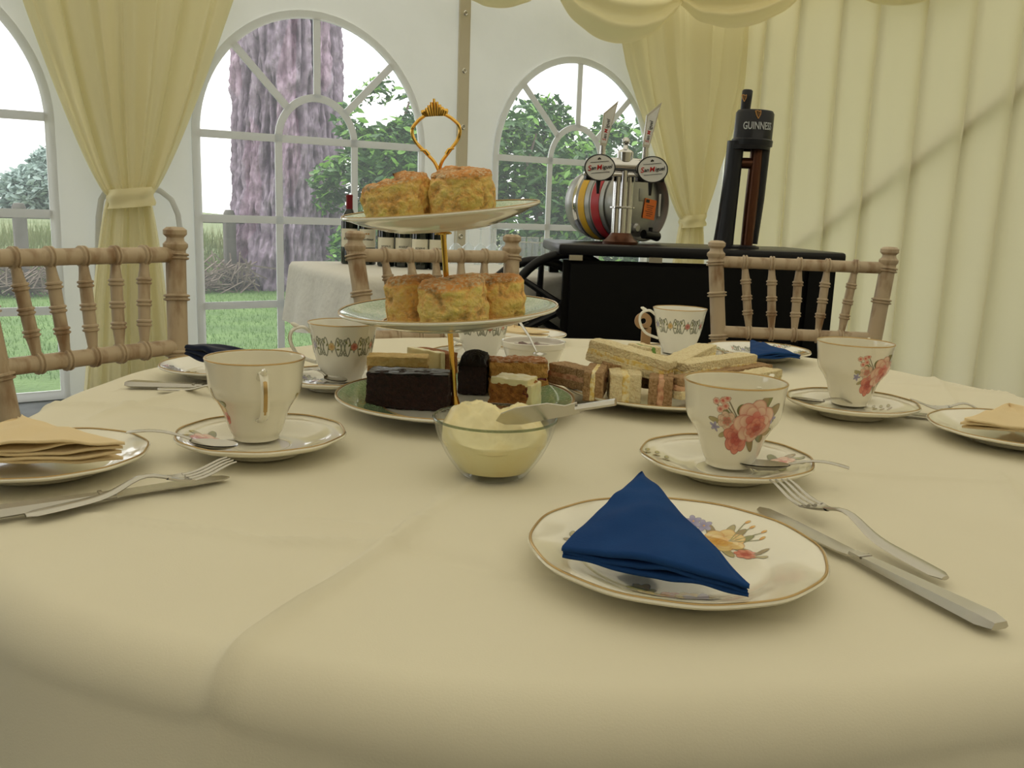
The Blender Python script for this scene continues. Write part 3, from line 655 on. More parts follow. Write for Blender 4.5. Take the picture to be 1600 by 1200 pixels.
# wheel beside the bar
wc = D(884, 484, 3.40); wh = thing('cart_wheel', 'black spoked cart wheel half hidden behind the left end of the bar', 'wheel', (wc.x, wc.y, wc.z-.22), 0)
mb = MB(); mb.tube([(.212*math.cos(a*PI/24), .0, .22+.212*math.sin(a*PI/24)) for a in range(48)], .018, 10, closed=True); mb.build('rim', m_blackp, wh)
mb = MB(); mb.lathe([(0, -.04), (.04, -.04), (.04, .04), (0, .04)], 20, Matrix.Translation((0, 0, .22)) @ FACE); mb.build('hub', m_blackp, wh)
for k in range(6): a = math.radians(140+60*k); mb = MB(); mb.tube([(.035*math.cos(a), 0, .22+.035*math.sin(a)), (.205*math.cos(a+.12), 0, .22+.205*math.sin(a+.12))], [.014, .011], 8); mb.build('spoke', m_blackp, wh)
w2 = dup(wh, Vector((wc.x-.11, wc.y+.055, wc.z-.25)), 0, 'black spoked cart wheel farther back, partly behind the centre chair')
bx = thing('crate', 'dark wooden crate on the ground left of the bar, below the wheel', 'crate', D(832, 520, 3.7)-Vector((0, 0, .17)), .3)
for k in range(3): mb = MB(); mb.box((0, -.12, .03+.06*k), (.36, .012, .045), b=.003); mb.build('slat', m_twig, bx)
for k in range(3): mb = MB(); mb.box((0, .12, .03+.06*k), (.36, .012, .045), b=.003); mb.build('slat', m_twig, bx)
for sx_ in (-1, 1): mb = MB(); mb.box((sx_*.18, 0, .09), (.012, .25, .18), b=.003); mb.build('end_board', m_twig, bx)
mb = MB(); mb.box((0, 0, .008), (.35, .24, .012)); mb.build('base_board', m_twig, bx)
sb_z = bx.location.z
sbx = thing('low_stand', 'low black stand carrying the crate left of the bar', 'stand', (bx.location.x, bx.location.y, 0), .3)
mb = MB(); mb.box((0, 0, sb_z-.016), (.42, .30, .03)); mb.build('shelf', m_black, sbx)
for a_ in (-1, 1):
    for b_ in (-1, 1): mb = MB(); mb.tube([(a_*.18, b_*.12, 0), (a_*.18, b_*.12, sb_z-.03)], .012, 8); mb.build('leg', m_black, sbx)

# ------------------------------------------------------------------ limed bamboo-turned chairs
def ringed(mb, a, b, r, rings, n=14, taper=.0):
    a = Vector(a); b = Vector(b); prof = [(0, r*(1-taper)), (1, r*(1-taper))]
    for q in rings:
        for dq, k in ((-.030, 1.0), (-.022, 1.28), (-.010, 1.30), (-.004, 1.08), (.004, 1.08), (.010, 1.30), (.022, 1.28), (.030, 1.0)): prof.append((q+dq*(.22/ (b-a).length), r*k))
    if taper: prof += [(.12, r*.85), (.88, r*.85)]
    prof.sort(); mb.tube([a.lerp(b, min(1, max(0, t))) for t, _ in prof], [q for _, q in prof], n)
def chair(label, X, Y, yaw, wsc, lean):
    t = thing('chiavari_chair', label, 'chair', (X, Y, 0), yaw, 'limed wooden chairs round the tea table')
    def post(sx_, z): # back post centre line
        if z > .44: k = (z-.70)/.20; return Vector((sx_*(.172+.018*k)*wsc, .03+(lean-.03)*k, z))
        k = z/.44; p0 = post(sx_, .4401); return p0*k + Vector((sx_*.19*wsc, .09, 0))*(1-k) if k > 0 else Vector((sx_*.19*wsc, .09, 0))
    for sx_ in (-1, 1):
        mb = MB(); ringed(mb, post(sx_, .45), post(sx_, .888), .0185, [.22, .54, .78, .955][0:4], 18)
        mb.lathe([(.0185, 0), (.0225, .006), (.0225, .012), (.0165, .018), (.0155, .024), (.0215, .030), (.0215, .038), (.015, .043), (0, .044)], 20, Matrix.Translation(post(sx_, .880)))
        mb.build('back_post', m_wood, t)
        mb = MB(); ringed(mb, post(sx_, 0), post(sx_, .452), .0175, [.3, .6], 14); mb.build('rear_leg', m_wood, t)
        mb = MB(); ringed(mb, (sx_*.20*wsc, -.40, 0), (sx_*.20*wsc, -.37, .44), .0175, [.3, .6], 14); mb.build('front_leg', m_wood, t)
        for z in (.17, .28): mb = MB(); ringed(mb, (sx_*.20*wsc, -.38, z), post(sx_, z), .010, [.5], 8); mb.build('side_stretcher', m_wood, t)
    sp = [-.66, -.34, -.02, .31, .63]; spb = [-.60, -.31, -.02, .28, .57]
    for z, r_, fr in ((.872, .0145, sp), (.70, .0145, spb)):
        a = post(-1, z); b = post(1, z); mb = MB(); ringed(mb, a, b, r_, [(q+1)/2 for q in fr], 14)
        mb.build('back_rail', m_wood, t)
    for q, qb in zip(sp, spb):
        hi = (post(-1, .872)+post(1, .872))/2 + (post(1, .872)-post(-1, .872))/2*q; lo = (post(-1, .70)+post(1, .70))/2 + (post(1, .70)-post(-1, .70))/2*qb
        mb = MB(); d = (hi-lo); ringed(mb, lo+d*.06, hi-d*.06, .0105, [.26, .5, .76], 12, taper=.3); mb.build('spindle', m_wood, t)
    mb = MB(); s = wsc; mb.prism([(-.19*s, .02), (.19*s, .02), (.215*s, -.40), (-.215*s, -.40)], .435, .462); mb.build('seat', m_wood, t, smooth=False)
    for y0, z in ((-.385, .22),): mb = MB(); ringed(mb, (-.2*s, y0, z), (.2*s, y0, z), .010, [.5], 8); mb.build('front_stretcher', m_wood, t)
    return t
chair('limed wooden chair at the left, in front of the tied curtain', -.702, 1.502, 1.009, .979, .05)
chair('limed wooden chair behind the cake stand, in front of the wine bottles', -.146, 1.928, .489, 1.0, .072)
chair('limed wooden chair at the right, in front of the black bar', .697, 2.154, -.096, 1.10, .045)

# ------------------------------------------------------------------ the round tea table and its cloth
TC = Vector((.108, 1.007, 0)); TRD = .63; TZ = .75
tt = thing('round_table', 'round table beneath the ivory tablecloth', 'table', TC)
mb = MB(); mb.lathe([(0, .712), (.588, .712), (.592, .717), (.592, .738), (.588, .743), (0, .743)], 96); mb.build('tabletop', m_wood, tt)
for k in range(4): a = PI/4+k*PI/2; mb = MB(); mb.tube([(.42*math.cos(a), .42*math.sin(a), 0), (.40*math.cos(a), .40*math.sin(a), .715)], .016, 10); mb.build('leg', m_steel, tt)
cre = []
def crease(a, b, h, wd, ext=0, ridge=1):
    a = P(*a); b = P(*b); a = np.array(a[:2]); b = np.array(b[:2]); d = (b-a)/np.linalg.norm(b-a); cre.append((a-d*ext, b+d*ext, h, wd, ridge))
crease((350, 1035), (605, 858), .0042, .0055, .05); crease((605, 858), (700, 770), .0015, .005)
crease((130, 805), (430, 846), .0018, .005); crease((430, 846), (600, 858), .0026, .0055); crease((620, 853), (800, 895), -.0024, .008); crease((800, 895), (1000, 903), -.0012, .008)
crease((1040, 945), (1240, 965), -.0012, .005)
crease((150, 652), (330, 608), .0030, .008); crease((80, 628), (270, 645), .0025, .006, .02); crease((330, 608), (560, 545), .0015, .006)
crease((430, 810), (640, 830), .0012, .006); crease((640, 830), (760, 740), .0010, .004)
crease((1455, 583), (1500, 640), .0020, .006, .02); crease((1400, 600), (1600, 615), .0018, .005); crease((1560, 740), (1600, 800), .0018, .006)
crease((1300, 740), (1600, 760), .0014, .006); crease((1180, 600), (1260, 660), .0012, .006); crease((860, 545), (960, 540), .0012, .006)
nr, na = 300, 720
ks = np.linspace(0, 1, nr); an = np.linspace(0, 2*PI, na, endpoint=False)
LD = .42
arc = ks*(TRD+LD); Rf = TRD-.03
K, AN = np.meshgrid(arc, an, indexing='ij')
BP = .05*np.exp(-(((AN-2*PI+2.15+PI)%(2*PI)-PI)/.5)**2)
rr = np.where(K < Rf, K, 0); zz = np.full_like(K, TZ)
cr_ = .03; al = (K-Rf)/cr_; m1_ = (K >= Rf) & (al < PI/2); m2_ = (K >= Rf) & (al >= PI/2)
rr = np.where(m1_, Rf+cr_*np.sin(np.clip(al, 0, PI/2)), rr); zz = np.where(m1_, TZ-cr_+cr_*np.cos(np.clip(al, 0, PI/2)), zz)
dn = np.clip(K-Rf-cr_*PI/2, 0, None)
fo = (.5+.5*np.sin(AN*9+.9+.35*np.sin(AN*4)))**1.5; flare = dn*(.03+.24*fo)
rr = np.where(m2_, Rf+cr_+flare, rr); zz = np.where(m2_, TZ-cr_-dn*(1-.05*fo), zz)
# edge softened where the cloth bridges the table edge
soft = np.clip((K-(Rf-.07))/.12, 0, 1); zz = zz - np.where(K < Rf+cr_*1.57, .006*soft**2*(1-fo), .006*(1-fo))
rr = rr + BP*np.clip(K/Rf, 0, 1)**4
X_ = TC.x+rr*np.cos(AN); Y_ = TC.y+rr*np.sin(AN)
hh = np.zeros_like(X_)
for a, b, h, wd, rg in cre:
    d = b-a; L_ = np.linalg.norm(d); d = d/L_; px_ = X_-a[0]; py_ = Y_-a[1]; t = px_*d[0]+py_*d[1]; s_ = px_*(-d[1])+py_*d[0]
    end = np.clip(t/.03+.5, 0, 1)*np.clip((L_-t)/.03+.5, 0, 1)
    hh += 2.3*h*end*np.exp(-np.abs(s_)/wd)*np.clip(1-dn*4, 0, 1)
    hh += -.25*h*end*np.exp(-((s_-2.2*wd)/(1.6*wd))**2)*np.clip(1-dn*4, 0, 1)
hh += .0008*np.sin(X_*23+Y_*11)*np.sin(Y_*19-X_*7)+.0005*np.sin(X_*57+1)*np.sin(Y_*49)
hh = np.clip(hh, -.0028, .0095)
zz = zz+hh
me = bpy.data.meshes.new('tablecloth'); vv = np.stack([X_-TC.x, Y_-TC.y, zz-TZ], -1).reshape(-1, 3)
ii, jj = np.meshgrid(np.arange(nr-1), np.arange(na), indexing='ij'); j2 = (jj+1) % na
ff = np.stack([ii*na+jj, (ii+1)*na+jj, (ii+1)*na+j2, ii*na+j2], -1).reshape(-1, 4)
me.vertices.add(len(vv)); me.vertices.foreach_set('co', vv.ravel()); me.loops.add(ff.size); me.loops.foreach_set('vertex_index', ff.ravel()); me.polygons.add(len(ff))
me.polygons.foreach_set('loop_start', np.arange(0, ff.size, 4)); me.polygons.foreach_set('use_smooth', np.ones(len(ff), bool)); me.update(); me.validate(); me.materials.append(m_cloth)
o = bpy.data.objects.new('tablecloth', me); C.objects.link(o); o.location = (TC.x, TC.y, TZ); tag(o, 'ivory tablecloth with ironed creases over the round tea table', 'tablecloth')
TT = TZ+.0015      # things stand on the cloth
#==CHINA==
# painter for printed decoration: returns an RGBA grid
class Paint:
    def __init__(s, w, h, W_, H_):
        s.x, s.y = np.meshgrid(np.linspace(0, W_, w), np.linspace(0, H_, h), indexing='ij'); s.c = np.zeros((w, h, 3)); s.a = np.zeros((w, h)); s.px = W_/w
    def put(s, al, col):
        al = np.clip(al, 0, 1); na_ = al + s.a*(1-al); s.c = np.where(na_[..., None] > 1e-5, (np.asarray(col)*al[..., None] + s.c*(s.a*(1-al))[..., None])/np.maximum(na_, 1e-5)[..., None], s.c); s.a = na_
    def petal(s, x, y, ang, ln, wd, c0, c1, edge=None, op=1, pt=0):
        dx = s.x-x; dy = s.y-y; u = (dx*math.cos(ang)+dy*math.sin(ang))/ln; v = (-dx*math.sin(ang)+dy*math.cos(ang))/wd
        vv_ = v*(1+pt*u) if pt else v; r_ = np.sqrt((2*u-1)**2+(vv_*2)**2); k = np.clip(u, 0, 1)[..., None]
        col = np.array(c0)*(1-k)+np.array(c1)*k
        if edge is not None: e = np.clip((r_-.80)/.2, 0, 1)[..., None]; col = col*(1-e*.7)+np.array(edge)*e*.7
        s.put(np.clip((1-r_)*min(ln, wd)/(1.3*s.px), 0, 1)*op, col)
    def rose(s, x, y, R, dk, md, lt, rot=0, seed=1):
        q = random.Random(seed)
        for ring, (n_, d, l, w_) in enumerate(((7, .25, .95, .85), (6, .12, .72, .62), (5, .0, .50, .42))):
            for k in range(n_):
                a = rot+2*PI*k/n_+ring*.5+q.random()*.25; s.petal(x+math.cos(a)*R*d*.3, y+math.sin(a)*R*d*.3, a, R*l, R*w_, dk, lt if ring < 2 else md, dk, 1)
        for k in range(4): a = rot+k*1.7; s.petal(x-math.cos(a)*R*.1, y-math.sin(a)*R*.1, a, R*.28, R*.2, dk, md, dk)
    def leaf(s, x, y, a, l, c=0): s.petal(x, y, a, l, l*.38, [(.10, .12, .03), (.22, .15, .05), (.30, .26, .10)][c], [(.30, .30, .10), (.38, .28, .12), (.5, .42, .2)][c], (.12, .10, .03))
    def line(s, pts, wd, col, op=1):
        d = np.full(s.x.shape, 9.)
        for (ax, ay), (bx_, by) in zip(pts, pts[1:]):
            ex, ey = bx_-ax, by-ay; t = np.clip(((s.x-ax)*ex+(s.y-ay)*ey)/(ex*ex+ey*ey+1e-12), 0, 1); d = np.minimum(d, np.hypot(s.x-ax-t*ex, s.y-ay-t*ey))
        s.put(np.clip((wd-d)/s.px+.5, 0, 1)*op, col)
RD = ((.34, .02, .015), (.60, .11, .07), (.80, .30, .20)); PK = ((.50, .05, .04), (.74, .26, .19), (.90, .66, .48)); YL = ((.62, .26, .05), (.80, .50, .10), (.86, .68, .28)); LV = ((.25, .22, .40), (.45, .42, .60), (.6, .58, .7))
def bouquet(p, x, y, k, seed=1):         # the pink rose spray of the cups, about k metres wide
    for a, l, d, c in ((.55, .6, .3, 1), (1.0, .6, .3, 0), (-.2, .5, .3, 2), (.7, .42, .25, 1), (.25, .35, .3, 0), (-.5, .45, .3, 0), (-.95, .5, .2, 1), (2.4, .35, .3, 0), (2.9, .3, .4, 2), (3.6, .3, .3, 2), (1.3, .34, .3, 2), (1.05, .5, .3, 1)): p.leaf(x+d*k*math.cos(a), y+d*k*.7*math.sin(a), a, l*k*.8, c)
    for a in (2.25, 2.45, 2.1): p.line([(x-.1*k, y+.1*k), (x+.62*k*math.cos(a), y+.55*k*math.sin(a))], k*.008, (.25, .2, .1))
    for a, d in ((2.25, .6), (2.4, .66), (2.12, .6), (2.3, .5), (2.5, .52)): p.rose(x+d*k*math.cos(a), y+d*k*.9*math.sin(a), k*.06, *PK, seed=3)
    for k_ in range(5): p.petal(x-.52*k, y-.02*k, k_*1.256, k*.1, k*.05, *LV[:2])
    for k_ in range(4): p.petal(x+.5*k, y+.15*k, k_*1.6, k*.1, k*.05, *LV[:2])
    p.rose(x-.30*k, y+.10*k, k*.16, (.25, .12, .06), PK[1], PK[2], seed=4); p.petal(x-.10*k, y+.20*k, 1.2, k*.2, k*.18, (.10, .11, .03), (.25, .24, .08))
    p.rose(x-.10*k, y-.20*k, k*.28, *RD, seed=seed); p.rose(x+.17*k, y+.10*k, k*.36, *PK, rot=.4, seed=seed+1); p.rose(x+.22*k, y-.0*k, k*.18, *RD, rot=1, seed=seed+5)
def patch(p, fn, name, parent):           # wraps the painted grid over a surface
    w_, h_ = p.a.shape; me_v = [fn(i/(w_-1), j/(h_-1)) for i in range(w_) for j in range(h_)]
    keep = p.a.reshape(-1) > .01; f = []
    for i in range(w_-1):
        for j in range(h_-1):
            a = i*h_+j
            if keep[a] or keep[a+1] or keep[a+h_] or keep[a+h_+1]: f.append((a, a+h_, a+h_+1, a+1))
    used = sorted({q for t in f for q in t}); mp = {q: n_ for n_, q in enumerate(used)}
    mb = MB(); mb.add([me_v[q] for q in used], [tuple(mp[q] for q in t) for t in f]); cl = np.concatenate([p.c.reshape(-1, 3), p.a.reshape(-1, 1)], 1)[used]
    return mb.build(name, m_print, parent, cols=cl, angle=180)
def interp(prof, z):
    for (r0, z0), (r1, z1) in zip(prof, prof[1:]):
        if z0 <= z <= z1 and z1 > z0: return r0+(r1-r0)*(z-z0)/(z1-z0)
    return prof[-1][0]
def smoothprof(pts, n=5):
    out = []
    for i in range(len(pts)-1):
        p0 = pts[max(i-1, 0)]; p1 = pts[i]; p2 = pts[i+1]; p3 = pts[min(i+2, len(pts)-1)]
        for k in range(n):
            t = k/n; out.append(tuple(.5*((2*p1[c])+(-p0[c]+p2[c])*t+(2*p0[c]-5*p1[c]+4*p2[c]-p3[c])*t*t+(-p0[c]+3*p1[c]-3*p2[c]+p3[c])*t**3) for c in (0, 1)))
    return out+[pts[-1]]
ROSECUP = smoothprof([(.0205, .0), (.0208, .003), (.0235, .008), (.0262, .016), (.0290, .025), (.0335, .033), (.0385, .040), (.0410, .048), (.0420, .058), (.0432, .067), (.0440, .072)])
SCROLLCUP = smoothprof([(.0225, .0), (.0225, .003), (.0255, .009), (.0305, .020), (.0345, .034), (.0370, .048), (.0390, .060), (.0412, .068)])
def faceang(loc): return math.atan2(-loc[1], -loc[0])
def cup(label, px, py, outer, R, H, material, hang, decor, z0=TT+.008, scalloped=0):
    loc = P(px, py, z0); t = thing('teacup', label, 'teacup', loc, 0); k = R/outer[-1][0]; kz = H/outer[-1][1]
    o_ = [(r*k, z*kz) for r, z in outer]; th = .0017
    inner = [(r-th, max(z, .006)) for r, z in reversed(o_) if z > .006]
    rf = (lambda a, r, z: 1+.012*math.cos(a*8)*(z/H)**2) if scalloped else None
    mb = MB(); mb.lathe([(0, .002), (o_[0][0]*.8, .002)] + o_ + [(R-.0006, H+.0007)] + inner + [(0, .006)], 96, rf=rf); mb.build('cup_body', material, t, angle=60)
    mb = MB(); mb.tube([((R-.0006)*math.cos(a*PI/48)*(rf(a*PI/48, R, H) if rf else 1), (R-.0006)*math.sin(a*PI/48)*(rf(a*PI/48, R, H) if rf else 1), H+.0006) for a in range(96)], .0009, 6, closed=True); mb.build('gilt_rim', m_gilt, t)
    ha = faceang(loc)+hang
    def hp(r, z): return (r*math.cos(ha), r*math.sin(ha), z)
    mid_ = interp(o_, H*.32); pts = smoothprof([(interp(o_, H*.84)-.001, H*.84), (R+.006, H*.93), (R+.018, H*.86), (R+.020, H*.66), (R+.010, H*.42), (mid_-.0005, H*.30)], 5)
    mb = MB(); mb.tube([hp(r, z) for r, z in pts], [(.0032+.0012*abs(1-2*i/(len(pts)-1)), .0022) for i in range(len(pts))], 10, upv=(0, 0, 1) if 0 else None); mb.tube([hp(R+.012, H*.93), hp(R+.017, H*.98), hp(R+.020, H*.99)], [.0032, .0024, .001], 8)
    h = mb.build('handle', material, t)
    mb = MB(); mb.tube([hp(r+.0022, z) for r, z in pts[6:-6]], [(.0016, .0004)]*len(pts[6:-6]), 6); mb.build('gilt_line', m_gilt, h)
    fa = faceang(loc)
    for (ang, span, zl, zh, wpx, hpx, paint) in decor:
        W_ = R*span; H_ = (zh-zl)*H; p = Paint(wpx, hpx, W_, H_); paint(p, W_, H_)
        def fn(u, v, ang=ang, span=span, zl=zl, zh=zh):
            z = (zl+(zh-zl)*v)*H; a = fa+ang+(u-.5)*span; r = interp(o_, z)*(rf(a, R, z) if rf else 1)+.00022; return (r*math.cos(a), r*math.sin(a), z)
        patch(p, fn, 'floral_print', t)
    return t
def plate_prof(R, h, style='plate'):
    if style == 'saucer': top = smoothprof([(.024, .0050), (.026, .0056), (R*.55, .0070), (R*.80, .0135), (R*.93, h-.003), (R, h)], 4)
    else: top = smoothprof([(R*.30, .0045), (R*.60, .0048), (R*.68, .0068), (R*.80, h*.68), (R*.93, h*.90), (R, h)], 4)
    return top
def plate(name, label, cat, loc, R, h, material, prints=(), style='plate', rf=None, parent=None, gilt=True, dirface=0, Mx=None, partname='dish', tilt=None):
    if parent is None: t = thing(name, label, cat, loc, 0); 
    else: t = parent
    if tilt: t.rotation_euler = tilt
    top = plate_prof(R, h, style); th = .0028; bot = [(r-th*.2, z-th) for r, z in reversed(top) if r > R*.50]
    foot = [(R*.50, .0012), (R*.49, 0), (R*.46, 0), (R*.45, .0015), (0, .0016)]
    rfl = (lambda a, r, z: 1+(rf[0]*math.cos(a*rf[1]))*(r/R)**5) if rf else None
    mb = MB(); mb.lathe([(0, top[0][1])]+top+[(R+.0006, h-.0012)]+bot+foot, 120, Mx, rf=rfl); d = mb.build(partname, material, t, angle=50)
    if gilt:
        q = [Vector(((R-.0012)*(rfl(a*PI/72, R, h) if rfl else 1)*math.cos(a*PI/72), (R-.0012)*(rfl(a*PI/72, R, h) if rfl else 1)*math.sin(a*PI/72), h+.0001)) for a in range(144)]
        mb = MB(); mb.tube([Mx @ v for v in q] if Mx else q, [(.0009, .0006)]*144, 6, closed=True); mb.build('gilt_rim', m_gilt, t if parent is None else d)
    for (cx, cy, W_, H_, wpx, hpx, paint) in prints:
        p = Paint(wpx, hpx, W_, H_); paint(p, W_, H_)
        def fn(u, v, cx=cx, cy=cy, W_=W_, H_=H_):
            x = cx+(u-.5)*W_; y = cy+(v-.5)*H_; r = math.hypot(x, y)
            z = top[0][1]
            for (r0, z0), (r1, z1) in zip(top, top[1:]):
                if r0 <= r <= r1: z = z0+(z1-z0)*(r-r0)/(r1-r0+1e-9); break
            if r > R: z = h
            return (x, y, z+.0003)
        patch(p, fn, 'floral_print', t)
    return t
# ---- decorations
def pb_rose(p, W_, H_): bouquet(p, W_*.52, H_*.50, min(W_*.92, H_*1.02), 2)
def pb_small(p, W_, H_):
    for a in (.3, 1.6, 2.8, 4.1, 5.3): p.leaf(W_/2, H_/2, a, min(W_, H_)*.45, int(a) % 3)
    p.rose(W_*.5, H_*.45, min(W_, H_)*.26, *YL, seed=3); p.rose(W_*.62, H_*.25, min(W_, H_)*.16, *RD, seed=6)
def pb_pink(p, W_, H_):
    for a in (.1, .7, 1.7, 2.7, 3.5, 4.6, 5.6): p.leaf(W_/2+.1*W_*math.cos(a), H_/2+.1*H_*math.sin(a), a, min(W_, H_)*.42, int(a*2) % 3)
    p.rose(W_*.5, H_*.48, min(W_, H_)*.30, *PK, seed=3); p.rose(W_*.36, H_*.36, min(W_, H_)*.18, *RD, seed=6)
def pb_leaf(p, W_, H_):
    for k in range(6): p.leaf(W_*.2+W_*.1*k, H_*(.6-.06*k), 1.2+(k % 2)*2.6, min(W_, H_)*.35, 2-(k % 2)*1)
def pb_plate(p, W_, H_):
    k = W_
    for a in (0.1, .5, .9, 1.6, 2.2, 2.8, 3.4, 4.2, 4.9, 5.6): p.leaf(W_*.48+.12*k*math.cos(a), H_*.45+.12*k*math.sin(a), a, k*.24, int(a*3) % 3)
    for (x, y) in ((.24, .74), (.42, .80), (.33, .88)):
        for j in range(5): p.petal(W_*x, H_*y, j*1.256+.3, k*.09, k*.06, *LV[:2])
        p.petal(W_*x-.01*k, H_*y, 0, k*.025, k*.025, YL[0], YL[1])
    p.rose(W_*.52, H_*.48, k*.23, *YL, seed=9); p.rose(W_*.68, H_*.18, k*.11, *RD, seed=2); p.leaf(W_*.75, H_*.18, .2, k*.16, 1); p.leaf(W_*.74, H_*.14, -.5, k*.14, 2)
    for (x, y) in ((.82, .62), (.9, .5), (.86, .40), (.8, .72)): p.line([(W_*.6, H_*.5), (W_*x, H_*y)], k*.005, (.3, .28, .1)); p.petal(W_*x, H_*y, .4, k*.07, k*.04, *YL[:2])
def pb_bunch(p, W_, H_):
    for k in range(9): p.leaf(W_*(.15+.08*k), H_*(.55-.03*(k % 3)), .4+k*.7, H_*.55, k % 3)
    for x in (.3, .55, .72): p.rose(W_*x, H_*.45, H_*.26, *(RD if x == .55 else YL), seed=int(x*10))
    for j in range(5): p.petal(W_*.82, H_*.35, j*1.256, H_*.35, H_*.2, *LV[:2])
def scrollband(nrep):
    def f(p, W_, H_):
        g_ = (.30, .31, .24); st = W_/nrep
        for k in range(nrep+1):
            x0 = k*st; c_ = [PK, LV, YL, RD][k % 4]
            for sg in (-1, 1):
                pts = [(x0+sg*st*(.15+.33*t), H_*(.5+.34*math.sin(t*PI*1.25)*1)) for t in np.linspace(0, 1, 12)]; p.line(pts, H_*.022, g_)
                pts = [(x0+sg*st*(.15+.33*t), H_*(.5-.36*math.sin(t*PI*1.15))) for t in np.linspace(0, 1, 12)]; p.line(pts, H_*.022, g_)
                cx = x0+sg*st*.40; pts = [(cx+st*.07*(1-t*.6)*math.cos(t*7)*sg, H_*(.72)+st*.07*(1-t*.6)*math.sin(t*7)) for t in np.linspace(0, 1, 14)]; p.line(pts, H_*.018, g_)
                pts = [(cx+st*.07*(1-t*.6)*math.cos(-t*7)*sg, H_*(.22)+st*.07*(1-t*.6)*math.sin(-t*7)) for t in np.linspace(0, 1, 14)]; p.line(pts, H_*.018, g_)
                for q in range(3): p.petal(x0+sg*st*(.2+.06*q), H_*(.5+.1*(q-1)), q, H_*.16, H_*.07, (.15, .17, .05), (.3, .3, .12))
            p.line([(x0-st*.1, H_*.5), (x0, H_*.72), (x0+st*.1, H_*.5), (x0, H_*.28), (x0-st*.1, H_*.5)], H_*.016, g_)
            p.rose(x0, H_*.5, H_*.15, *[tuple(.75*q_+.06 for q_ in cc_) for cc_ in c_], seed=k+1)
    return f
# ---- cups with saucers
def spoon(label, a, b, za, zb, bowl_at_a=True, bowl_hidden=False):
    A = P(a[0], a[1], za); B = P(b[0], b[1], zb); d = (B-A); L_ = d.length; d.normalize(); t = thing('teaspoon', label, 'spoon', A, 0)
    side = d.cross(Vector((0, 0, 1))).normalized(); upn = side.cross(d).normalized(); Mx = Matrix((d, side, upn)).transposed().to_4x4()
    mb = MB(); 
    prof = [(.0, .004, .001), (.01, .0085, .0022), (.022, .0115, .004), (.034, .0095, .0042), (.044, .0045, .002)]
    # bowl as a hollow shell
    def bw(u, v):
        x = .045*u; w_ = .0125*math.sin(PI*min(1, max(0, u)))**.55*(1-.25*u); y = (v-.5)*2*w_; z = -.0055*math.sin(PI*u)**.8*(1-((v-.5)*2)**2)+.001
        return (x, y, z)
    mb.grid(bw, 16, 11, M=Mx); mb.grid(lambda u, v: (bw(u, v)[0], bw(u, v)[1], bw(u, v)[2]-.0009), 16, 11, M=Mx); mb.build('bowl', m_steel, t, angle=180)
    mb = MB(); n_ = 12; mb.tube([Mx @ Vector((.043+(L_-.043)*k/n_, 0, .0015+.004*math.sin(PI*k/n_))) for k in range(n_+1)], [(.0017+.0030*(k/n_)**1.5 if k < n_ else .003, .0011) for k in range(n_+1)], 10, upv=(0, 0, 1)); mb.build('handle', m_steel, t)
    return t
cup('white teacup printed with pink roses, front right behind the blue napkin', 1139, 724, ROSECUP, .0437, .073, m_china, 2.6, [(.22, 1.9, .20, .92, 190, 130, pb_rose)])
sp_ = P(1134, 713, TT+.016); plate('saucer', 'gilt edged saucer under the front right teacup', 'saucer', Vector((sp_.x, sp_.y, TT)), .0735, .018, m_china, [(.048, .005, .045, .045, 90, 90, pb_pink), (-.055, .010, .04, .03, 70, 60, pb_leaf)], 'saucer', (.009, 10))
cup('white teacup with its handle turned to the camera, front left', 401, 683, ROSECUP, .0437, .073, m_china, .12, [(-1.15, .9, .15, .75, 80, 100, pb_small), (1.35, .7, .25, .8, 70, 100, pb_small)])
sp_ = P(409, 677, TT+.016); plate('saucer', 'gilt edged saucer under the front left teacup', 'saucer', Vector((sp_.x, sp_.y, TT)), .0735, .018, m_china, [(-.046, -.004, .045, .045, 90, 90, pb_pink)], 'saucer', (.009, 10))
cup('white teacup printed with pink roses on its right side, at the right of the table', 1327, 630, ROSECUP, .0437, .073, m_china, 2.9, [(.72, 1.35, .18, .88, 150, 120, pb_rose), (-1.35, .5, .3, .8, 50, 70, pb_leaf)])
sp_ = P(1331, 627, TT+.016); plate('saucer', 'gilt edged saucer under the right hand teacup', 'saucer', Vector((sp_.x, sp_.y, TT)), .0735, .018, m_china, [(.042, .010, .035, .03, 60, 60, pb_leaf)], 'saucer', (.009, 10))
SB = scrollband(5)
cup('white teacup with a scrolled floral band and handle at left, behind the front left cup', 536, 592, SCROLLCUP, .0425, .070, m_china2, -1.5, [(0, 3.6, .42, .88, 420, 60, SB)], scalloped=1)
sp_ = P(526, 588, TT+.014); plate('saucer', 'white saucer under the scrolled teacup at the left', 'saucer', Vector((sp_.x, sp_.y, TT)), .070, .016, m_china2, [(-.035, .01, .05, .04, 90, 70, scrollband(3))], 'saucer', (.008, 10))
cup('white teacup with a scrolled floral band, standing behind the sandwiches', 1058, 550, SCROLLCUP, .0425, .070, m_china2, -1.45, [(0, 3.6, .42, .88, 400, 60, SB)], scalloped=1)
sp_ = P(1060, 549, TT+.014); plate('saucer', 'white saucer behind the sandwiches', 'saucer', Vector((sp_.x, sp_.y, TT)), .070, .016, m_china2, (), 'saucer', (.008, 10))
cup('white scrolled teacup half hidden behind the cake stand', 752, 555, SCROLLCUP, .0425, .070, m_china2, -1.2, [(0, 3.2, .42, .88, 300, 50, SB)], scalloped=1)
sp_ = P(748, 552, TT+.014); plate('saucer', 'white saucer behind the cake stand', 'saucer', Vector((sp_.x, sp_.y, TT)), .072, .016, m_china2, (), 'saucer', (.008, 10))
spoon('silver teaspoon resting on the front right saucer, handle to the right', (1150, 722), (1326, 734), TT+.014, TT+.016)
spoon('silver teaspoon resting on the front left saucer, handle to the left', (372, 697), (200, 678), TT+.016, TT+.018)
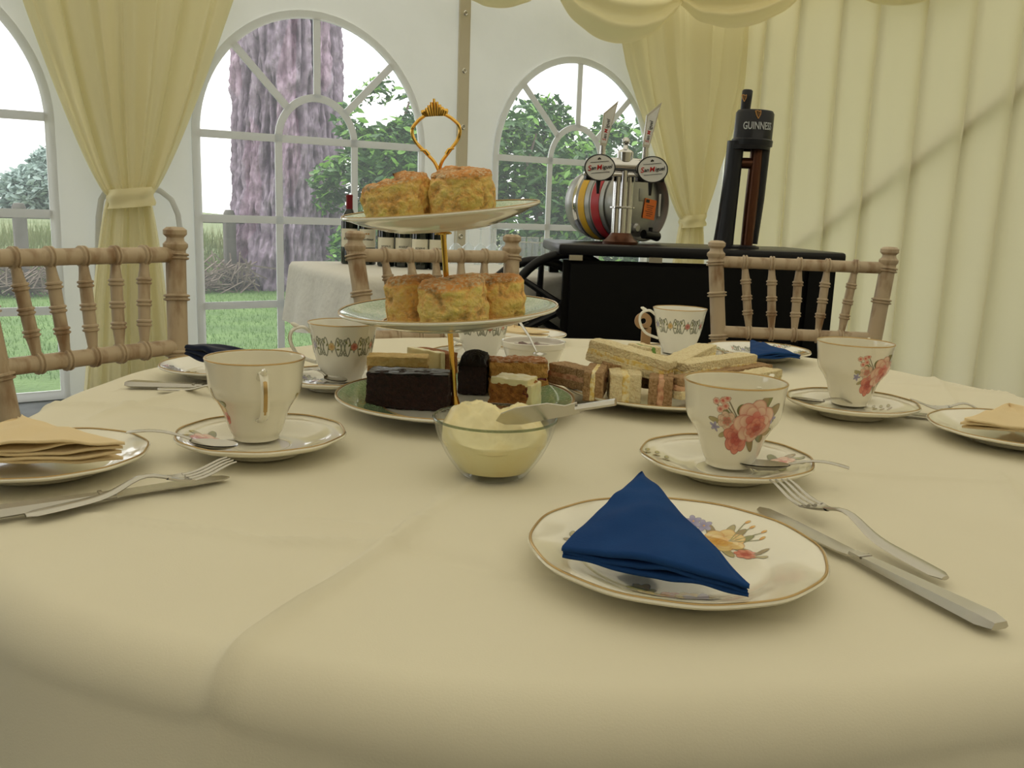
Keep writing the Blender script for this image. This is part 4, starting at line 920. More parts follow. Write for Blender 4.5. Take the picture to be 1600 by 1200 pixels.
spoon('silver teaspoon lying bowl up on the right hand saucer', (1236, 622), (1330, 632), TT+.019, TT+.010)
spoon('silver teaspoon on the saucer of the scrolled cup at the left', (538, 596), (478, 580), TT+.017, TT+.014)
spoon('silver teaspoon on the saucer behind the cake stand', (690, 552), (735, 530), TT+.017, TT+.019)

# ---- plates, napkins
FP = P(1054, 858, TT+.012); plate('side_plate', 'gilt edged floral side plate at the front, under the blue napkin', 'plate', Vector((FP.x, FP.y, TT)), .0915, .0165, m_china,
    [(.036, .036, .070, .070, 170, 170, pb_plate), (-.014, -.056, .060, .034, 120, 70, pb_bunch), (-.055, .02, .03, .03, 40, 40, pb_leaf)], 'plate', (.005, 12))
LP_ = P(70, 712, TT+.012); plate('side_plate', 'gilt edged side plate at the far left, under the cream napkins', 'plate', Vector((LP_.x, LP_.y, TT)), .078, .016, m_china, [(.045, -.03, .02, .02, 40, 40, pb_leaf)], 'plate', (.006, 12))
RP_ = P(1592, 672, TT+.012); plate('side_plate', 'gilt edged side plate at the right edge, under the cream napkins', 'plate', Vector((RP_.x, RP_.y, TT)), .088, .016, m_china, [(-.045, -.04, .03, .03, 40, 40, pb_leaf)], 'plate', (.006, 12))
BL_ = P(352, 572, TT+.012); plate('side_plate', 'white side plate at the left, under the backlit blue napkin', 'plate', Vector((BL_.x, BL_.y, TT)), .080, .016, m_china2, [(-.05, -.02, .04, .04, 70, 60, scrollband(2))], 'plate', (.005, 12))
BR_ = P(1184, 548, TT+.012); plate('side_plate', 'white scroll patterned plate behind the sandwiches, under the blue napkin', 'plate', Vector((BR_.x, BR_.y, TT)), .083, .016, m_china2, [(-.052, .0, .03, .10, 60, 140, scrollband(2)), (.02, .052, .10, .03, 140, 50, scrollband(5)), (.06, -.01, .03, .07, 50, 70, scrollband(2))], 'plate', (.005, 12))
BM_ = P(822, 523, TT+.012); plate('side_plate', 'white scroll patterned plate at the back, beside the jam dish', 'plate', Vector((BM_.x, BM_.y, TT)), .070, .016, m_china2, [(.02, -.0, .05, .08, 70, 90, scrollband(3))], 'plate', (.005, 12))
def napkin(label, c, thick, material, layers, arc_=.0, name='paper_napkin', curl=.004):
    # c: three corners (world); folded triangle of several layers
    c = [Vector(p) for p in c]; o0 = sum(c, Vector())/3; o0.z = min(p.z for p in c); t = thing(name, label, 'napkin', o0)
    n3 = (c[1]-c[0]).cross(c[2]-c[0]).normalized(); n3 = -n3 if n3.z < 0 else n3
    for l in range(layers):
        mb = MB(); N_ = 26; v = []; idx = {}; hz = thick*(l/layers); sh = 1-.012*l
        for side_ in (0, 1):
            for i in range(N_+1):
                for j in range(N_+1-i):
                    a, b = i/N_, j/N_; g_ = 1-a-b; p = c[0]*g_+c[1]*a+c[2]*b; p = o0+(p-o0)*sh + Vector((0, 0, (c[0].z*g_+c[1].z*a+c[2].z*b-o0.z)*(1-sh)))
                    e = min(a, b, g_); puff = arc_*(27*a*b*g_)**.5+.0015*noise.noise(p*40+Vector((l, 0, 0)))*min(1, e*12)
                    edge = min(1, (e*9)); tk = thick/layers*.92*(edge**.5) 
                    idx[(side_, i, j)] = len(v); v.append(p-o0+n3*(hz+puff+ (tk if side_ else 0)))
        f = []
        for side_ in (0, 1):
            for i in range(N_):
                for j in range(N_-i):
                    f.append((idx[side_, i, j], idx[side_, i+1, j], idx[side_, i, j+1]))
                    if i+j < N_-1: f.append((idx[side_, i+1, j], idx[side_, i+1, j+1], idx[side_, i, j+1]))
        mb.add(v, f); bmf = mb.build('fold', material, t, angle=180)
        if l: bmf.location = (0, 0, 0)
    return t
def napkin_wedge(label, A_, L_, R_, thk, name='paper_napkin', mt=None):
    # triangular folded napkin: sharp apex edge A, rounded fold along L-R
    mt = mt or m_napblue
    A_, L_, R_ = Vector(A_), Vector(L_), Vector(R_); o0 = (A_+L_+R_)/3; o0.z = min(L_.z, R_.z); t = thing(name, label, 'napkin', o0)
    nf = (L_-A_).cross(R_-A_).normalized(); nf = -nf if nf.z < 0 else nf
    for lay, (t0, t1, sh) in enumerate(((0, .30, .0), (.31, .62, .014), (.63, 1.0, -.006))):
        mb = MB()
        nu_, nv_ = 48, 40
        def fn(u, v, s_):
            p = A_.lerp(L_.lerp(R_, u), v); p = p+(o0-p)*sh*.6; w_ = .0016*noise.noise(p*55+Vector((lay, 0, 0)))+.0009*math.sin(u*9+v*14+lay)+.003*math.sin(PI*v)*math.sin(PI*u)
            hgt = thk*(t0+(t1-t0)*s_)*(v**.7)*(.55+.45*math.sin(PI*min(1, u*1.02+.02))**.4)
            return p-o0+nf*(hgt+w_) 
        L2 = (R_-L_).cross(nf).normalized(); L2 = L2 if L2.dot(o0-(L_+R_)/2) < 0 else -L2
        v_ = []; sec = 12
        for i in range(nu_+1):
            u = i/nu_; ring = []
            for j in range(nv_+1): ring.append(fn(u, j/nv_, 1))
            for k in range(1, sec):
                a = PI*k/sec; top = fn(u, 1, 1); bt = fn(u, 1, 0); m_ = (top+bt)/2; ring.append(m_+(top-m_)*math.cos(a)+L2*(top-m_).length*1.1*math.sin(a))
            for j in range(nv_, -1, -1): ring.append(fn(u, j/nv_, 0))
            v_ += ring
        n_ = len(ring); f = [(i*n_+k, (i+1)*n_+k, (i+1)*n_+k+1, i*n_+k+1) for i in range(nu_) for k in range(n_-1)]
        f += [tuple(k for k in range(n_))[::-1], tuple(nu_*n_+k for k in range(n_))]
        mb.add(v_, f); mb.build('fold', mt, t, angle=70)
    return t
z_ = TT+.0185
napkin_wedge('blue paper napkin folded in a triangle on the front plate', P(1003, 737, z_+.022), P(880, 872, z_-.001), P(1170, 932, z_-.001), .013)
napkin_wedge('blue paper napkin on the scroll patterned plate behind the sandwiches', P(1172, 532, z_+.002), P(1172, 561, z_-.001), P(1250, 560, z_-.001), .010)
napkin_wedge('crumpled blue paper napkin, coloured dark as if backlit, on the plate at the left', P(402, 553, z_+.008), P(290, 555, z_+.012), P(352, 578, z_-.001), .020, mt=m_napbacklit)
def flat_napkins(label, cx, cy, rot, L_, W_, n, seed, z0):
    t = thing('cream_napkins', label, 'napkins', (cx, cy, z0), rot); q = random.Random(seed)
    for k in range(n):
        mb = MB(); dx, dy, a = (q.random()-.5)*.006, (q.random()-.5)*.006, (q.random()-.5)*.10
        tri_ = [(-L_/2, -W_*.35), (L_/2, -W_*.35), (-.1*L_, W_*.65)]
        def fn(u, v, s_):
            p = Vector(tri_[0]).lerp(Vector(tri_[1]), u).lerp(Vector(tri_[2]), v); return (p.x+dx, p.y+dy, .0035*k+s_+.0016*noise.noise(Vector((p.x*40, p.y*40, k*3)))*(1+k*.3)+.002*math.sin(u*6+k))
        mb.grid(lambda u, v: fn(u, v, 0), 26, 20, M=Matrix.Rotation(a, 4, 'Z')); mb.grid(lambda u, v: fn(u, v, .0024), 26, 20, M=Matrix.Rotation(a, 4, 'Z'))
        mb.grid(lambda u, v: Vector(fn(u, 0, .0024*v))+Vector((0, -.0012*math.sin(PI*v), 0)), 26, 4, M=Matrix.Rotation(a, 4, 'Z')); mb.build('fold', m_napcream, t, angle=180)
    return t
flat_napkins('cream paper napkins folded on the far left plate', LP_.x-.012, LP_.y-.008, .30, .155, .10, 5, 1, TT+.0165)
flat_napkins('cream paper napkins folded on the plate at the right edge', RP_.x+.012, RP_.y-.01, -.35, .15, .12, 3, 2, TT+.0165)
flat_napkins('cream paper napkin on the plate beside the jam dish', BM_.x-.012, BM_.y-.010, .05, .10, .07, 2, 3, TT+.0165)
#==CUTLERY==
def frame(A, B, z0, z1):
    A = P(A[0], A[1], z0); B = P(B[0], B[1], z1); d = B-A; L_ = d.length; d.normalize(); sd = d.cross(Vector((0, 0, 1))).normalized(); upn = sd.cross(d).normalized()
    return A, L_, Matrix((d, sd, upn)).transposed().to_4x4()
def knife(label, A, B, z0, z1, L_=None):      # A blade tip, B handle end
    A, LL, Mx = frame(A, B, z0, z1); L_ = L_ or LL; t = thing('table_knife', label, 'knife', A)
    mb = MB(); bl = L_*.50
    pts = [(0, .002), (.004, .0075), (.012, .0110), (.03, .0120), (bl-.012, .0105), (bl, .0070)]
    poly = [(x, y-.003) for x, y in pts] + [(bl, -.0055), (.03, -.0070), (.006, -.0055)]
    mb.prism(poly, -.0006, .0006, Mx); mb.build('blade', m_steel, t, smooth=False)
    mb = MB(); v = []; sec = []
    n_ = 12
    for k in range(n_+1):
        q = k/n_; x = bl-.006+(L_-bl+.006)*q; w_ = .0048+.0042*q**.8; h = .0022+.0014*q
        if k == n_: w_ *= .7; h *= .6
        sec.append([(x, -w_, -h*.5), (x, -w_*.72, h), (x, w_*.72, h), (x, w_, -h*.5), (x, w_*.72, -h), (x, -w_*.72, -h)])
    v = [p for r_ in sec for p in r_]; f = [(i*6+k, i*6+(k+1) % 6, i*6+6+(k+1) % 6, i*6+6+k) for i in range(n_) for k in range(6)] + [tuple(range(6)), tuple(n_*6+k for k in range(6))]
    mb.add(v, f, 0, Mx); mb.box((bl+.004, 0, .0022), (.003, .011, .0016), Mx, b=.0004); mb.build('handle', m_steel, t, angle=25); return t
def fork(label, A, B, z0, z1, lift=.010):       # A tine tips, B handle end
    A, L_, Mx = frame(A, B, z0, z1); t = thing('cake_fork', label, 'fork', A)
    def cz(x): k = x/L_; return lift*(math.exp(-((k-.0)/.13)**2)*.7 + .9*math.exp(-((k-.46)/.13)**2)) + .0005
    mb = MB(); 
    hp_ = [(x, [(.0100, 0), (.0105, .06), (.0098, .12), (.0060, .17)]) for x in ()]
    # head plate
    def hd(u, v, o_):
        x = L_*(.235+.115*u); w_ = .0112*(1-.72*max(0, u-.1)**1.1); return (x, (v-.5)*2*w_, cz(x)+.0014*((v-.5)*2)**2+o_)
    mb.grid(lambda u, v: hd(u, v, 0), 12, 9, M=Mx); mb.grid(lambda u, v: hd(u, v, -.0013), 12, 9, M=Mx)
    for v_ in (0, 1): mb.grid(lambda u, w_: hd(u, v_, -.0013*w_), 12, 2, M=Mx)
    mb.build('head', m_steel, t, angle=180)
    for k in range(4):
        y0 = (k-1.5)*.0062; mb = MB(); mb.tube([Mx @ Vector((L_*(.245*(1-q)+.0*q), y0*(1-.12*q), cz(L_*.245*(1-q))+.0005)) for q in np.linspace(0, 1, 9)], [(.0019*(1-.55*q**2), .0011*(1-.4*q)) for q in np.linspace(0, 1, 9)], 8, upv=Mx.to_3x3() @ Vector((0, 0, 1))); mb.build('tine', m_steel, t)
    mb = MB(); n_ = 18; mb.tube([Mx @ Vector((L_*(.33+.67*q), 0, cz(L_*(.33+.67*q))+.0006)) for q in np.linspace(0, 1, n_)], [(.0024+.0050*math.sin(PI*min(1, q*.98+.02)*.62)**2 if q < .97 else .0030, .0014) for q in np.linspace(0, 1, n_)], 10, upv=Mx.to_3x3() @ Vector((0, 0, 1))); mb.build('handle', m_steel, t)
    return t
knife('steel table knife lying right of the front plate, under the fork', (1185, 793), (1563, 978), TT+.0030, TT+.0045)
fork('steel fork resting across the knife, right of the front plate', (1215, 764), (1477, 906), TT+.010, TT+.003)
knife('steel table knife at the left, behind the fork', (358, 745), (-60, 808), TT+.003, TT+.004)
fork('steel fork at the left, in front of the knife', (363, 733), (40, 808), TT+.010, TT+.002)
knife('steel table knife left of the front left cup, near the table edge', (420, 606), (197, 599), TT+.003, TT+.004)
fork('steel fork beside the far left knife, half hidden by the front left cup', (400, 612), (248, 609), TT+.008, TT+.002, .006)
knife('steel table knife between the right hand saucer and the right plate', (1395, 642), (1560, 663), TT+.003, TT+.004)
fork('steel fork between the right hand saucer and the right plate', (1424, 636), (1600, 652), TT+.008, TT+.002)

# ------------------------------------------------------------------ glass bowl of clotted cream, jam dish
gb = P(771, 742, TT); GBR = 97*gb.y/FPX*1.03
gbp = thing('glass_bowl', 'small glass bowl of cream in front of the cake stand', 'bowl', Vector((gb.x, gb.y, TT)))
k_g = GBR/.06
op_ = smoothprof([(.024, 0), (.030, .001), (.036, .006), (.046, .018), (.0545, .033), (.0585, .044), (.0600, .049)], 4)
mb = MB(); mb.lathe([(0, .002), (.022, .002)]+op_+[(.0592, .0498), (.0575, .0490)]+[(r-.0026, z+.0006) for r, z in reversed(op_) if z > .005]+[(.02, .0055), (0, .005)], 72, Matrix.Diagonal((k_g, k_g, 1, 1))); mb.build('bowl', m_glass, gbp)
mb = MB(); mb.tube([(GBR*.985*math.cos(a*PI/40), GBR*.985*math.sin(a*PI/40), .0498) for a in range(80)], .0011, 6, closed=True); mb.build('rim', clear_mat('rim_glass', (.55, .60, .50), ior=1.8), gbp)
mb = MB()
def crm(u, v):
    a = u*2*PI
    if v < .5:
        z = .0065+(.033-.0065)*(v/.5); r = (interp([(r, zz_) for r, zz_ in op_], z)-.0034)*k_g; z2 = z + (.0016*math.sin(a*5) if v > .42 else 0); return (r*math.cos(a), r*math.sin(a), z2)
    q = (v-.5)/.5; r = (interp(op_, .033)-.0034)*k_g*(1-q); x, y = r*math.cos(a), r*math.sin(a)
    m_ = (.027-.12*abs(x+.004)*(x > 0))*math.exp(-(((x+.002)/.042)**6+((y-.004)/.030)**4)); nz = noise.fractal(Vector((x*50, y*50, 2)), .9, 2, 5)*.007
    m_ *= 1-.18*math.exp(-((x-.0)/.010)**2)
    return (x, y, .033+m_+nz*min(1, q*4))
mb.grid(crm, 90, 60, wrap=True); cr_o = mb.build('clotted_cream', m_cream, loc=Vector((gb.x, gb.y, TT)), angle=180); tag(cr_o, 'heap of pale yellow clotted cream in the glass bowl', 'cream')
# butter knife resting on the bowl
ka = P(775, 657, TT+.052); kb = P(962, 628, TT+.075); dk = (kb-ka); Lk = dk.length; dk.normalize(); sk = dk.cross(Vector((0, 0, 1))).normalized(); uk = sk.cross(dk); Mk = Matrix((dk, (sk*.45+uk*.9).normalized(), (uk*.45-sk*.9).normalized())).transposed().to_4x4()
kt = thing('butter_knife', 'steel knife resting across the rim of the glass cream bowl', 'knife', ka)
mb = MB(); mb.prism([(0, .0), (.006, .006), (.02, .0095), (.045, .009), (.058, .004), (.068, .0055), (.068, -.0055), (.055, -.006), (.02, -.0075), (.006, -.005)], -.0006, .0006, Mk); mb.build('blade', m_steel, kt, smooth=False)
mb = MB(); n_ = 8; mb.tube([Mk @ Vector((.066+(Lk-.066)*q, 0, 0)) for q in np.linspace(0, 1, n_)], [(.0062+.0012*q, .0028) for q in np.linspace(0, 1, n_)], 8); mb.build('handle', m_steel, kt, angle=30)
jb = P(832, 580, TT); jd = thing('jam_dish', 'small white dish of dark red jam, right of the cake stand', 'dish', Vector((jb.x, jb.y, TT)))
JR = 50*jb.y/FPX*1.02; mb = MB(); jo = smoothprof([(.60*JR, 0), (.66*JR, .002), (.76*JR, .012), (.88*JR, .026), (.94*JR, .034), (.985*JR, .036), (JR, .043)], 4)
mb.lathe([(0, .001)]+jo+[(JR-.001, .0438), (JR-.003, .043)]+[(r-.0035, z) for r, z in reversed(jo) if .005 < z < .042]+[(0, .005)], 64); mb.build('dish', m_china2, jd)
mb = MB(); mb.lathe([(0, .0345)] + [(JR*.90*q, .0345) for q in (.2, .4, .6, .8, 1)] + [(JR*.68, .012), (0, .012)], 48)
for i, v in enumerate(mb.v):
    if v[2] > .02: mb.v[i] = (v[0], v[1], v[2]+.004*noise.noise(Vector(v)*120))
jm = mb.build('jam', m_jam, loc=Vector((jb.x, jb.y, TT)), angle=180); tag(jm, 'dark red jam inside the small white dish', 'jam')
sa = P(838, 549, TT+.036)
sj = thing('teaspoon', 'silver teaspoon standing in the jam dish', 'spoon', sa); s_top = D(812, 503, sa.y+.01)
mb = MB(); mb.tube([Vector((0, 0, 0)), (s_top-sa)*.5+Vector((.002, 0, 0)), s_top-sa], [(.0018, .0014), (.0025, .0014), (.0036, .0014)], 10); mb.build('handle', m_chrome, sj)
mb = MB(); mb.grid(lambda u, v: (.004-.030*u*.4, .0-.026*u, -.004-.003*math.sin(PI*v)+.0*u+(v-.5)*.0) if 0 else ((v-.5)*.020*math.sin(PI*min(1, u*.95+.05))**.6+.004, -.028*u, -.001-.004*math.sin(PI*u)*math.sin(PI*v)), 12, 9); mb.build('bowl', m_chrome, sj, angle=180)

# ------------------------------------------------------------------ three tier stand
SX, SY = P(712, 634, TT+.006).x, P(712, 634, TT+.006).y
st = thing('cake_stand', 'three tier cake stand with green rimmed plates and a gold crown handle', 'cake stand', (SX, SY, TT))
TL = Matrix.Rotation(-.088, 4, 'Y') @ Matrix.Rotation(.030, 4, 'X')     # the rod leans left and a touch towards the camera
def green_plate(R, h, M_, nm):
    top = smoothprof([(R*.30, .0045), (R*.55, .0048), (R*.62, .0068), (R*.80, h*.60), (R*.93, h*.88), (R, h)], 4); th = .003
    bot = [(r-th*.2, z-th) for r, z in reversed(top) if r > R*.50]
    mb = MB(); mb.lathe([(0, top[0][1])]+top+[(R+.0006, h-.0014)]+bot+[(R*.50, .0012), (R*.49, 0), (R*.46, 0), (R*.45, .0015), (0, .0016)], 120, M_); d = mb.build(nm, m_china2, st, angle=50)
    ring = [(r, z+.0004) for r, z in top if R*.60 <= r <= R*.985]; mb = MB(); mb.lathe(ring, 120, M_); mb.build('green_rim', m_green, d, angle=180)
    for rr_, ww in ((R*.61, .0012), (R-.001, .0011)):
        zt = interp([(z, r) for z, r in top], rr_) if 0 else [z0+(z1-z0)*(rr_-r0)/(r1-r0+1e-9) for (r0, z0), (r1, z1) in zip(top, top[1:]) if r0 <= rr_ <= r1+1e-9][0]
        mb = MB(); mb.tube([M_ @ Vector((rr_*math.cos(a*PI/60), rr_*math.sin(a*PI/60), zt+.0006)) for a in range(120)], [(ww, .0006)]*120, 6, closed=True); mb.build('gilt_line', m_gilt, d)
    return top
R1, R2, R3 = 183*.985/FPX, 170*.955/FPX, 150*.96/FPX
h1, h2, h3 = .020, .020, .021
M1 = Matrix.Identity(4); L2_, L3_ = .096, .199
T3_ = TL @ Matrix.Rotation(-.022, 4, 'Y') @ Matrix.Rotation(.03, 4, 'X'); T2_ = TL @ Matrix.Rotation(.032, 4, 'Y')
M2 = TL @ Matrix.Translation((0, 0, L2_)) @ TL.inverted() @ T2_; M3 = TL @ Matrix.Translation((0, 0, L3_)) @ TL.inverted() @ T3_
green_plate(R1, h1, M1, 'bottom_plate'); green_plate(R2, h2, M2, 'middle_plate'); green_plate(R3, h3, M3, 'top_plate')
mb = MB(); mb.tube([TL @ Vector((0, 0, z)) for z in (.0, .05, .10, .15, .20, .258)], .0030, 16); mb.build('rod', m_gold, st)
for nm, z in (('foot_collar', .005), ('middle_collar', L2_-.006), ('middle_collar', L2_+.004), ('top_collar', L3_-.006), ('top_collar', L3_+.004)):
    mb = MB(); mb.lathe([(0, 0), (.009, 0), (.0092, .0015), (.0055, .003), (.0042, .009), (.0035, .012), (0, .012)], 24, TL @ Matrix.Translation((0, 0, z))); mb.build(nm, m_gold, st)
HB = .258
for sg in (-1, 1):
    mb = MB(); pts = smoothprof([(0, HB), (.004*sg, HB+0.0096), (.012*sg, HB+0.0192), (.0225*sg, HB+0.0320), (.0245*sg, HB+0.0432), (.018*sg, HB+0.0512), (.011*sg, HB+0.0560)], 6)
    mb.tube([TL @ Vector((x, 0, z)) for x, z in pts], [(.0024, .0018)]*len(pts), 10); mb.tube([TL @ Vector(p) for p in [(.009*sg, -.001, HB+0.0168), (.012*sg, -.001, HB+0.0212), (.0175*sg, -.001, HB+0.0224)]], [.0022, .0018, .0012], 8); mb.build('handle_arm', m_gold, st)
mb = MB()
for k in range(-5, 6):
    a = k*.21; l = .017-.0016*abs(k)*1.1; x0 = k*.0021; mb.tube([TL @ Vector((x0, 0, HB+0.0552)), TL @ Vector((x0+l*.25*math.sin(a), -.001, HB+0.0552+l*.5)), TL @ Vector((x0+l*.16*math.sin(a)*2, 0, HB+0.0552+max(.006, l*(1-abs(k)*.10))))], [.0017, .0019, .0014], 8)
mb.build('crown', m_gold, st)
def on_plate(M_, R, lx, ly, dz=.006): return Vector((SX, SY, TT)) + (M_ @ Vector((lx, ly, dz)))

# ------------------------------------------------------------------ scones
def scone(label, loc, R, H, rot, seed, tone=1.0, tiltM=None, slant=0, crack=0):
    t = thing('scone', label, 'scone', loc, 0, 'fruitless baked scones on the cake stand'); t.rotation_mode = 'QUATERNION'
    mm = (tiltM.to_3x3().normalized().to_4x4() if tiltM else Matrix.Identity(4)) @ Matrix.Rotation(rot, 4, 'Z'); t.rotation_quaternion = mm.to_quaternion()
    mb = MB(); nu_, nv_ = 140, 84; cols = []; o_ = Vector((seed*3.7, seed*1.3, 0))
    for i in range(nu_):
        a = i/nu_*2*PI
        for j in range(nv_):
            v = j/(nv_-1); ca, sa_ = math.cos(a), math.sin(a); sl = 1+slant*ca
            Hh = H*(1+slant*.5*ca)
            if v < .12: r, z = R*.93*(v/.12), 0.0
            elif v < .62:
                q = (v-.12)/.5; r = R*(.93+.09*math.sin(q*PI*.9)+.02*q); z = Hh*.86*q
            else:
                q = (v-.62)/.38; an_ = q*PI/2; r = R*.97*(math.cos(an_)**.55); z = Hh*(.86+.14*math.sin(an_)**.8)
            p = Vector((ca*r, sa_*r, z)); n1 = noise.fractal((p+o_)*32, .9, 2.1, 4); n2 = noise.fractal((p+o_)*95, .9, 2.1, 5); n3 = noise.noise((p+o_)*Vector((20, 20, 110)) if 0 else Vector(((p+o_).x*22, (p+o_).y*22, p.z*150)))
            side_ = 1 if .12 <= v < .66 else 0
            ds = .0030*n1+.0020*n2+(.0010*n3 if side_ else 0)
            if crack and side_ and abs(p.z-H*.50+.004*n1) < .004 and ca > .1: ds -= .0022
            dirv = Vector((ca, sa_, .1 if side_ else 1.2)).normalized(); p2 = p+dirv*ds*(0 if v < .10 else 1); p2.z = max(0, p2.z); mb.v.append(tuple(p2))
            top = min(1, max(0, (z/Hh-.80)/.10+.5*n1)); lo = np.array((1.2, .64, .19)); hi = np.array((.72, .32, .09))*(1+.3*n1)
            cc = (lo*(1+.18*n3+.16*n2))*(1-top)+hi*top; fl = max(0, min(1, (noise.fractal((p+o_)*420, .8, 2, 3)*1.3+.12+.7*noise.noise((p+o_)*26))*1.3)) * (.80 if top > .5 else .25)
            cc = cc*(1-fl)+np.array((.86, .74, .50))*fl; cols.append((*np.clip(cc*tone*(1-.5*max(0, min(1, -n2*1.6-.25))), 0.01, .97), 1))
    f = [(i*nv_+j, ((i+1) % nu_)*nv_+j, ((i+1) % nu_)*nv_+j+1, i*nv_+j+1) for i in range(nu_) for j in range(nv_-1)]
    mb.f = f; mb.m = [0]*len(f); mb.build('crumb', m_vcol, t, cols=cols, angle=180); return t
scone('large golden scone at the left of the top plate, sloping up to the right', on_plate(M3, R3, -.044, -.012, .0105), .0345, .046, 0, 1, tiltM=T3_, slant=.24)
scone('tall pale floured scone at the right of the top plate', on_plate(M3, R3, .025, -.018, .0095), .0335, .050, 2.2, 2, tiltM=T3_, slant=.08)
scone('craggy scone at the left of the middle plate', on_plate(M2, R2, -.039, .006), .0290, .048, 1.0, 3, tone=.92, tiltM=TL, crack=1)
scone('golden scone at the front centre of the middle plate', on_plate(M2, R2, .007, -.036), .0355, .0475, .5, 4, tiltM=TL, slant=.08)
scone('pale floured scone at the right of the middle plate', on_plate(M2, R2, .052, .004), .0290, .047, 2.5, 5, tone=.98, tiltM=TL)
scone('browned scone at the back of the middle plate, behind the gold rod', on_plate(M2, R2, .022, .048), .0270, .044, 0, 6, tone=.9, tiltM=TL)

# ------------------------------------------------------------------ cakes on the bottom plate
def crumbbox(dims, seed, amp=.0012, n=14, fn=None, M=None, round_=.25):
    # box with rough faces; returns MB and colours
    mb = MB(); cols = []; bm = bmesh.new(); bmesh.ops.create_cube(bm, size=2); bmesh.ops.subdivide_edges(bm, edges=bm.edges[:], cuts=int(n*1.4), use_grid_fill=True)
    for v in bm.verts:
        c = v.co.copy(); m = sorted([abs(c.x), abs(c.y), abs(c.z)])
        k = 1-.035*round_*((m[1])**8+(m[0])**8)*2; c = c*k
        p = Vector((c.x*dims[0]/2, c.y*dims[1]/2, (c.z+1)*dims[2]/2)); o_ = p+Vector((seed*1.7, seed*.9, seed))
        nn = v.co.normalized(); q = amp*(noise.fractal(o_*120, .9, 2.1, 4)+.7*noise.noise(o_*45)); p2 = p+Vector((nn.x, nn.y, nn.z))*q; p2.z = max(p2.z, 0)
        mb.v.append(tuple(M @ p2 if M else p2)); cols.append((*np.clip(fn(p, o_, v.co), .003, .95), 1) if fn else (1, 1, 1, 1))
    mb.f = [tuple(v.index for v in f.verts) for f in bm.faces]; mb.m = [0]*len(mb.f); bm.free(); return mb, cols
def onp(px, py, dz=.0055): p = P(px, py, TT+dz); return Vector((p.x, p.y, TT+dz))
def sponge(base, dark, sc=260):
    b, d = np.array(base), np.array(dark)
    def f(p, o_, c): k = .5+.5*noise.fractal(o_*sc, .9, 2.1, 4); return b*k+d*(1-k)
    return f
pos = onp(640, 634); t = thing('chocolate_cake', 'dark chocolate sponge block at the left front of the bottom plate', 'cake', pos, -.03, 'cakes on the bottom plate')
mb, c_ = crumbbox((.089, .040, .038), 1, .0022, 30, sponge((.050, .013, .008), (.012, .004, .003))); mb.build('sponge', m_cake, t, cols=c_, angle=180)
mb, c_ = crumbbox((.0880, .0395, .003), 2, .0014, 18, None, Matrix.Translation((0, 0, .036))); mb.build('icing', m_icing, t, angle=180)
mb, c_ = crumbbox((.071, .033, .030), 3, .0010, 14, sponge((.62, .34, .10), (.40, .18, .05))); t = thing('caramel_slice', 'pale caramel slice behind the chocolate cake on the bottom plate', 'cake', onp(622, 607), .05, 'cakes on the bottom plate'); mb.build('sponge', m_cake, t, cols=c_, angle=180)
mb, c_ = crumbbox((.072, .034, .011), 4, .0010, 14, sponge((.85, .66, .30), (.72, .46, .16)), Matrix.Translation((0, 0, .0295))); mb.build('topping', m_vcol, t, cols=c_, angle=180)
pos = onp(678, 596); t = thing('carrot_slice', 'orange sponge slice with cream icing leaning beside the gold rod', 'cake', pos, (0, 0, 2.45), 'cakes on the bottom plate')
mb, c_ = crumbbox((.062, .022, .040), 5, .0011, 14, sponge((.50, .20, .05), (.30, .09, .02))); mb.build('sponge', m_cake, t, cols=c_, angle=180)
mb, c_ = crumbbox((.060, .008, .042), 6, .0012, 12, sponge((.85, .74, .40), (.75, .60, .25)), Matrix.Translation((0, .0155, .0))); mb.build('icing', m_cream, t, angle=180)
pos = onp(741, 612); t = thing('chocolate_square', 'tall chocolate cake square with rippled glossy icing, right of the gold rod', 'cake', pos, -.12, 'cakes on the bottom plate')
mb, c_ = crumbbox((.034, .040, .036), 7, .0010, 14, sponge((.040, .012, .008), (.012, .004, .003))); mb.build('sponge', m_cake, t, cols=c_, angle=180)
mb = MB()
def rip(u, v):
    x = (u-.5)*.035; y = (v-.5)*.043; r = math.hypot(x-.004, y+.02); e = min(1, 8*min(u, 1-u, v, 1-v)); return (x, y, .034+e*(.009+.0022*math.sin(r*1500)+.006*math.sin(PI*u)*math.sin(PI*v)))
mb.grid(rip, 60, 60); mb.build('icing', m_icing, t, angle=180)
pos = onp(808, 614); t = thing('sponge_cake', 'golden jam filled sponge slice at the right of the bottom plate', 'cake', pos, .10, 'cakes on the bottom plate')
mb, c_ = crumbbox((.070, .036, .019), 8, .0022, 22, sponge((.72, .42, .12), (.52, .24, .05))); mb.build('lower_sponge', m_vcol, t, cols=c_, angle=180)
mb, c_ = crumbbox((.066, .034, .004), 9, .0012, 12, None, Matrix.Translation((0, 0, .0185))); mb.build('jam_filling', m_jam, t, angle=180)
def vs_(p, o_, c):
    k = .5+.5*noise.fractal(o_*200, .9, 2.1, 4); top = c.z > .8; a, b = (((.48, .20, .06), (.30, .10, .03)) if top else ((.74, .44, .13), (.52, .25, .06))); fl = max(0, noise.noise(o_*300)) * (1.2 if top else 0); return (np.array(a)*k+np.array(b)*(1-k))*(1-fl)+np.array((.8, .68, .5))*fl
mb, c_ = crumbbox((.069, .035, .020), 10, .0024, 22, vs_, Matrix.Translation((0, 0, .0215))); mb.build('upper_sponge', m_vcol, t, cols=c_, angle=180)
pos = onp(802, 637); t = thing('carrot_cake', 'crumbly orange carrot cake with pale icing, front right of the bottom plate', 'cake', pos, -.35, 'cakes on the bottom plate')
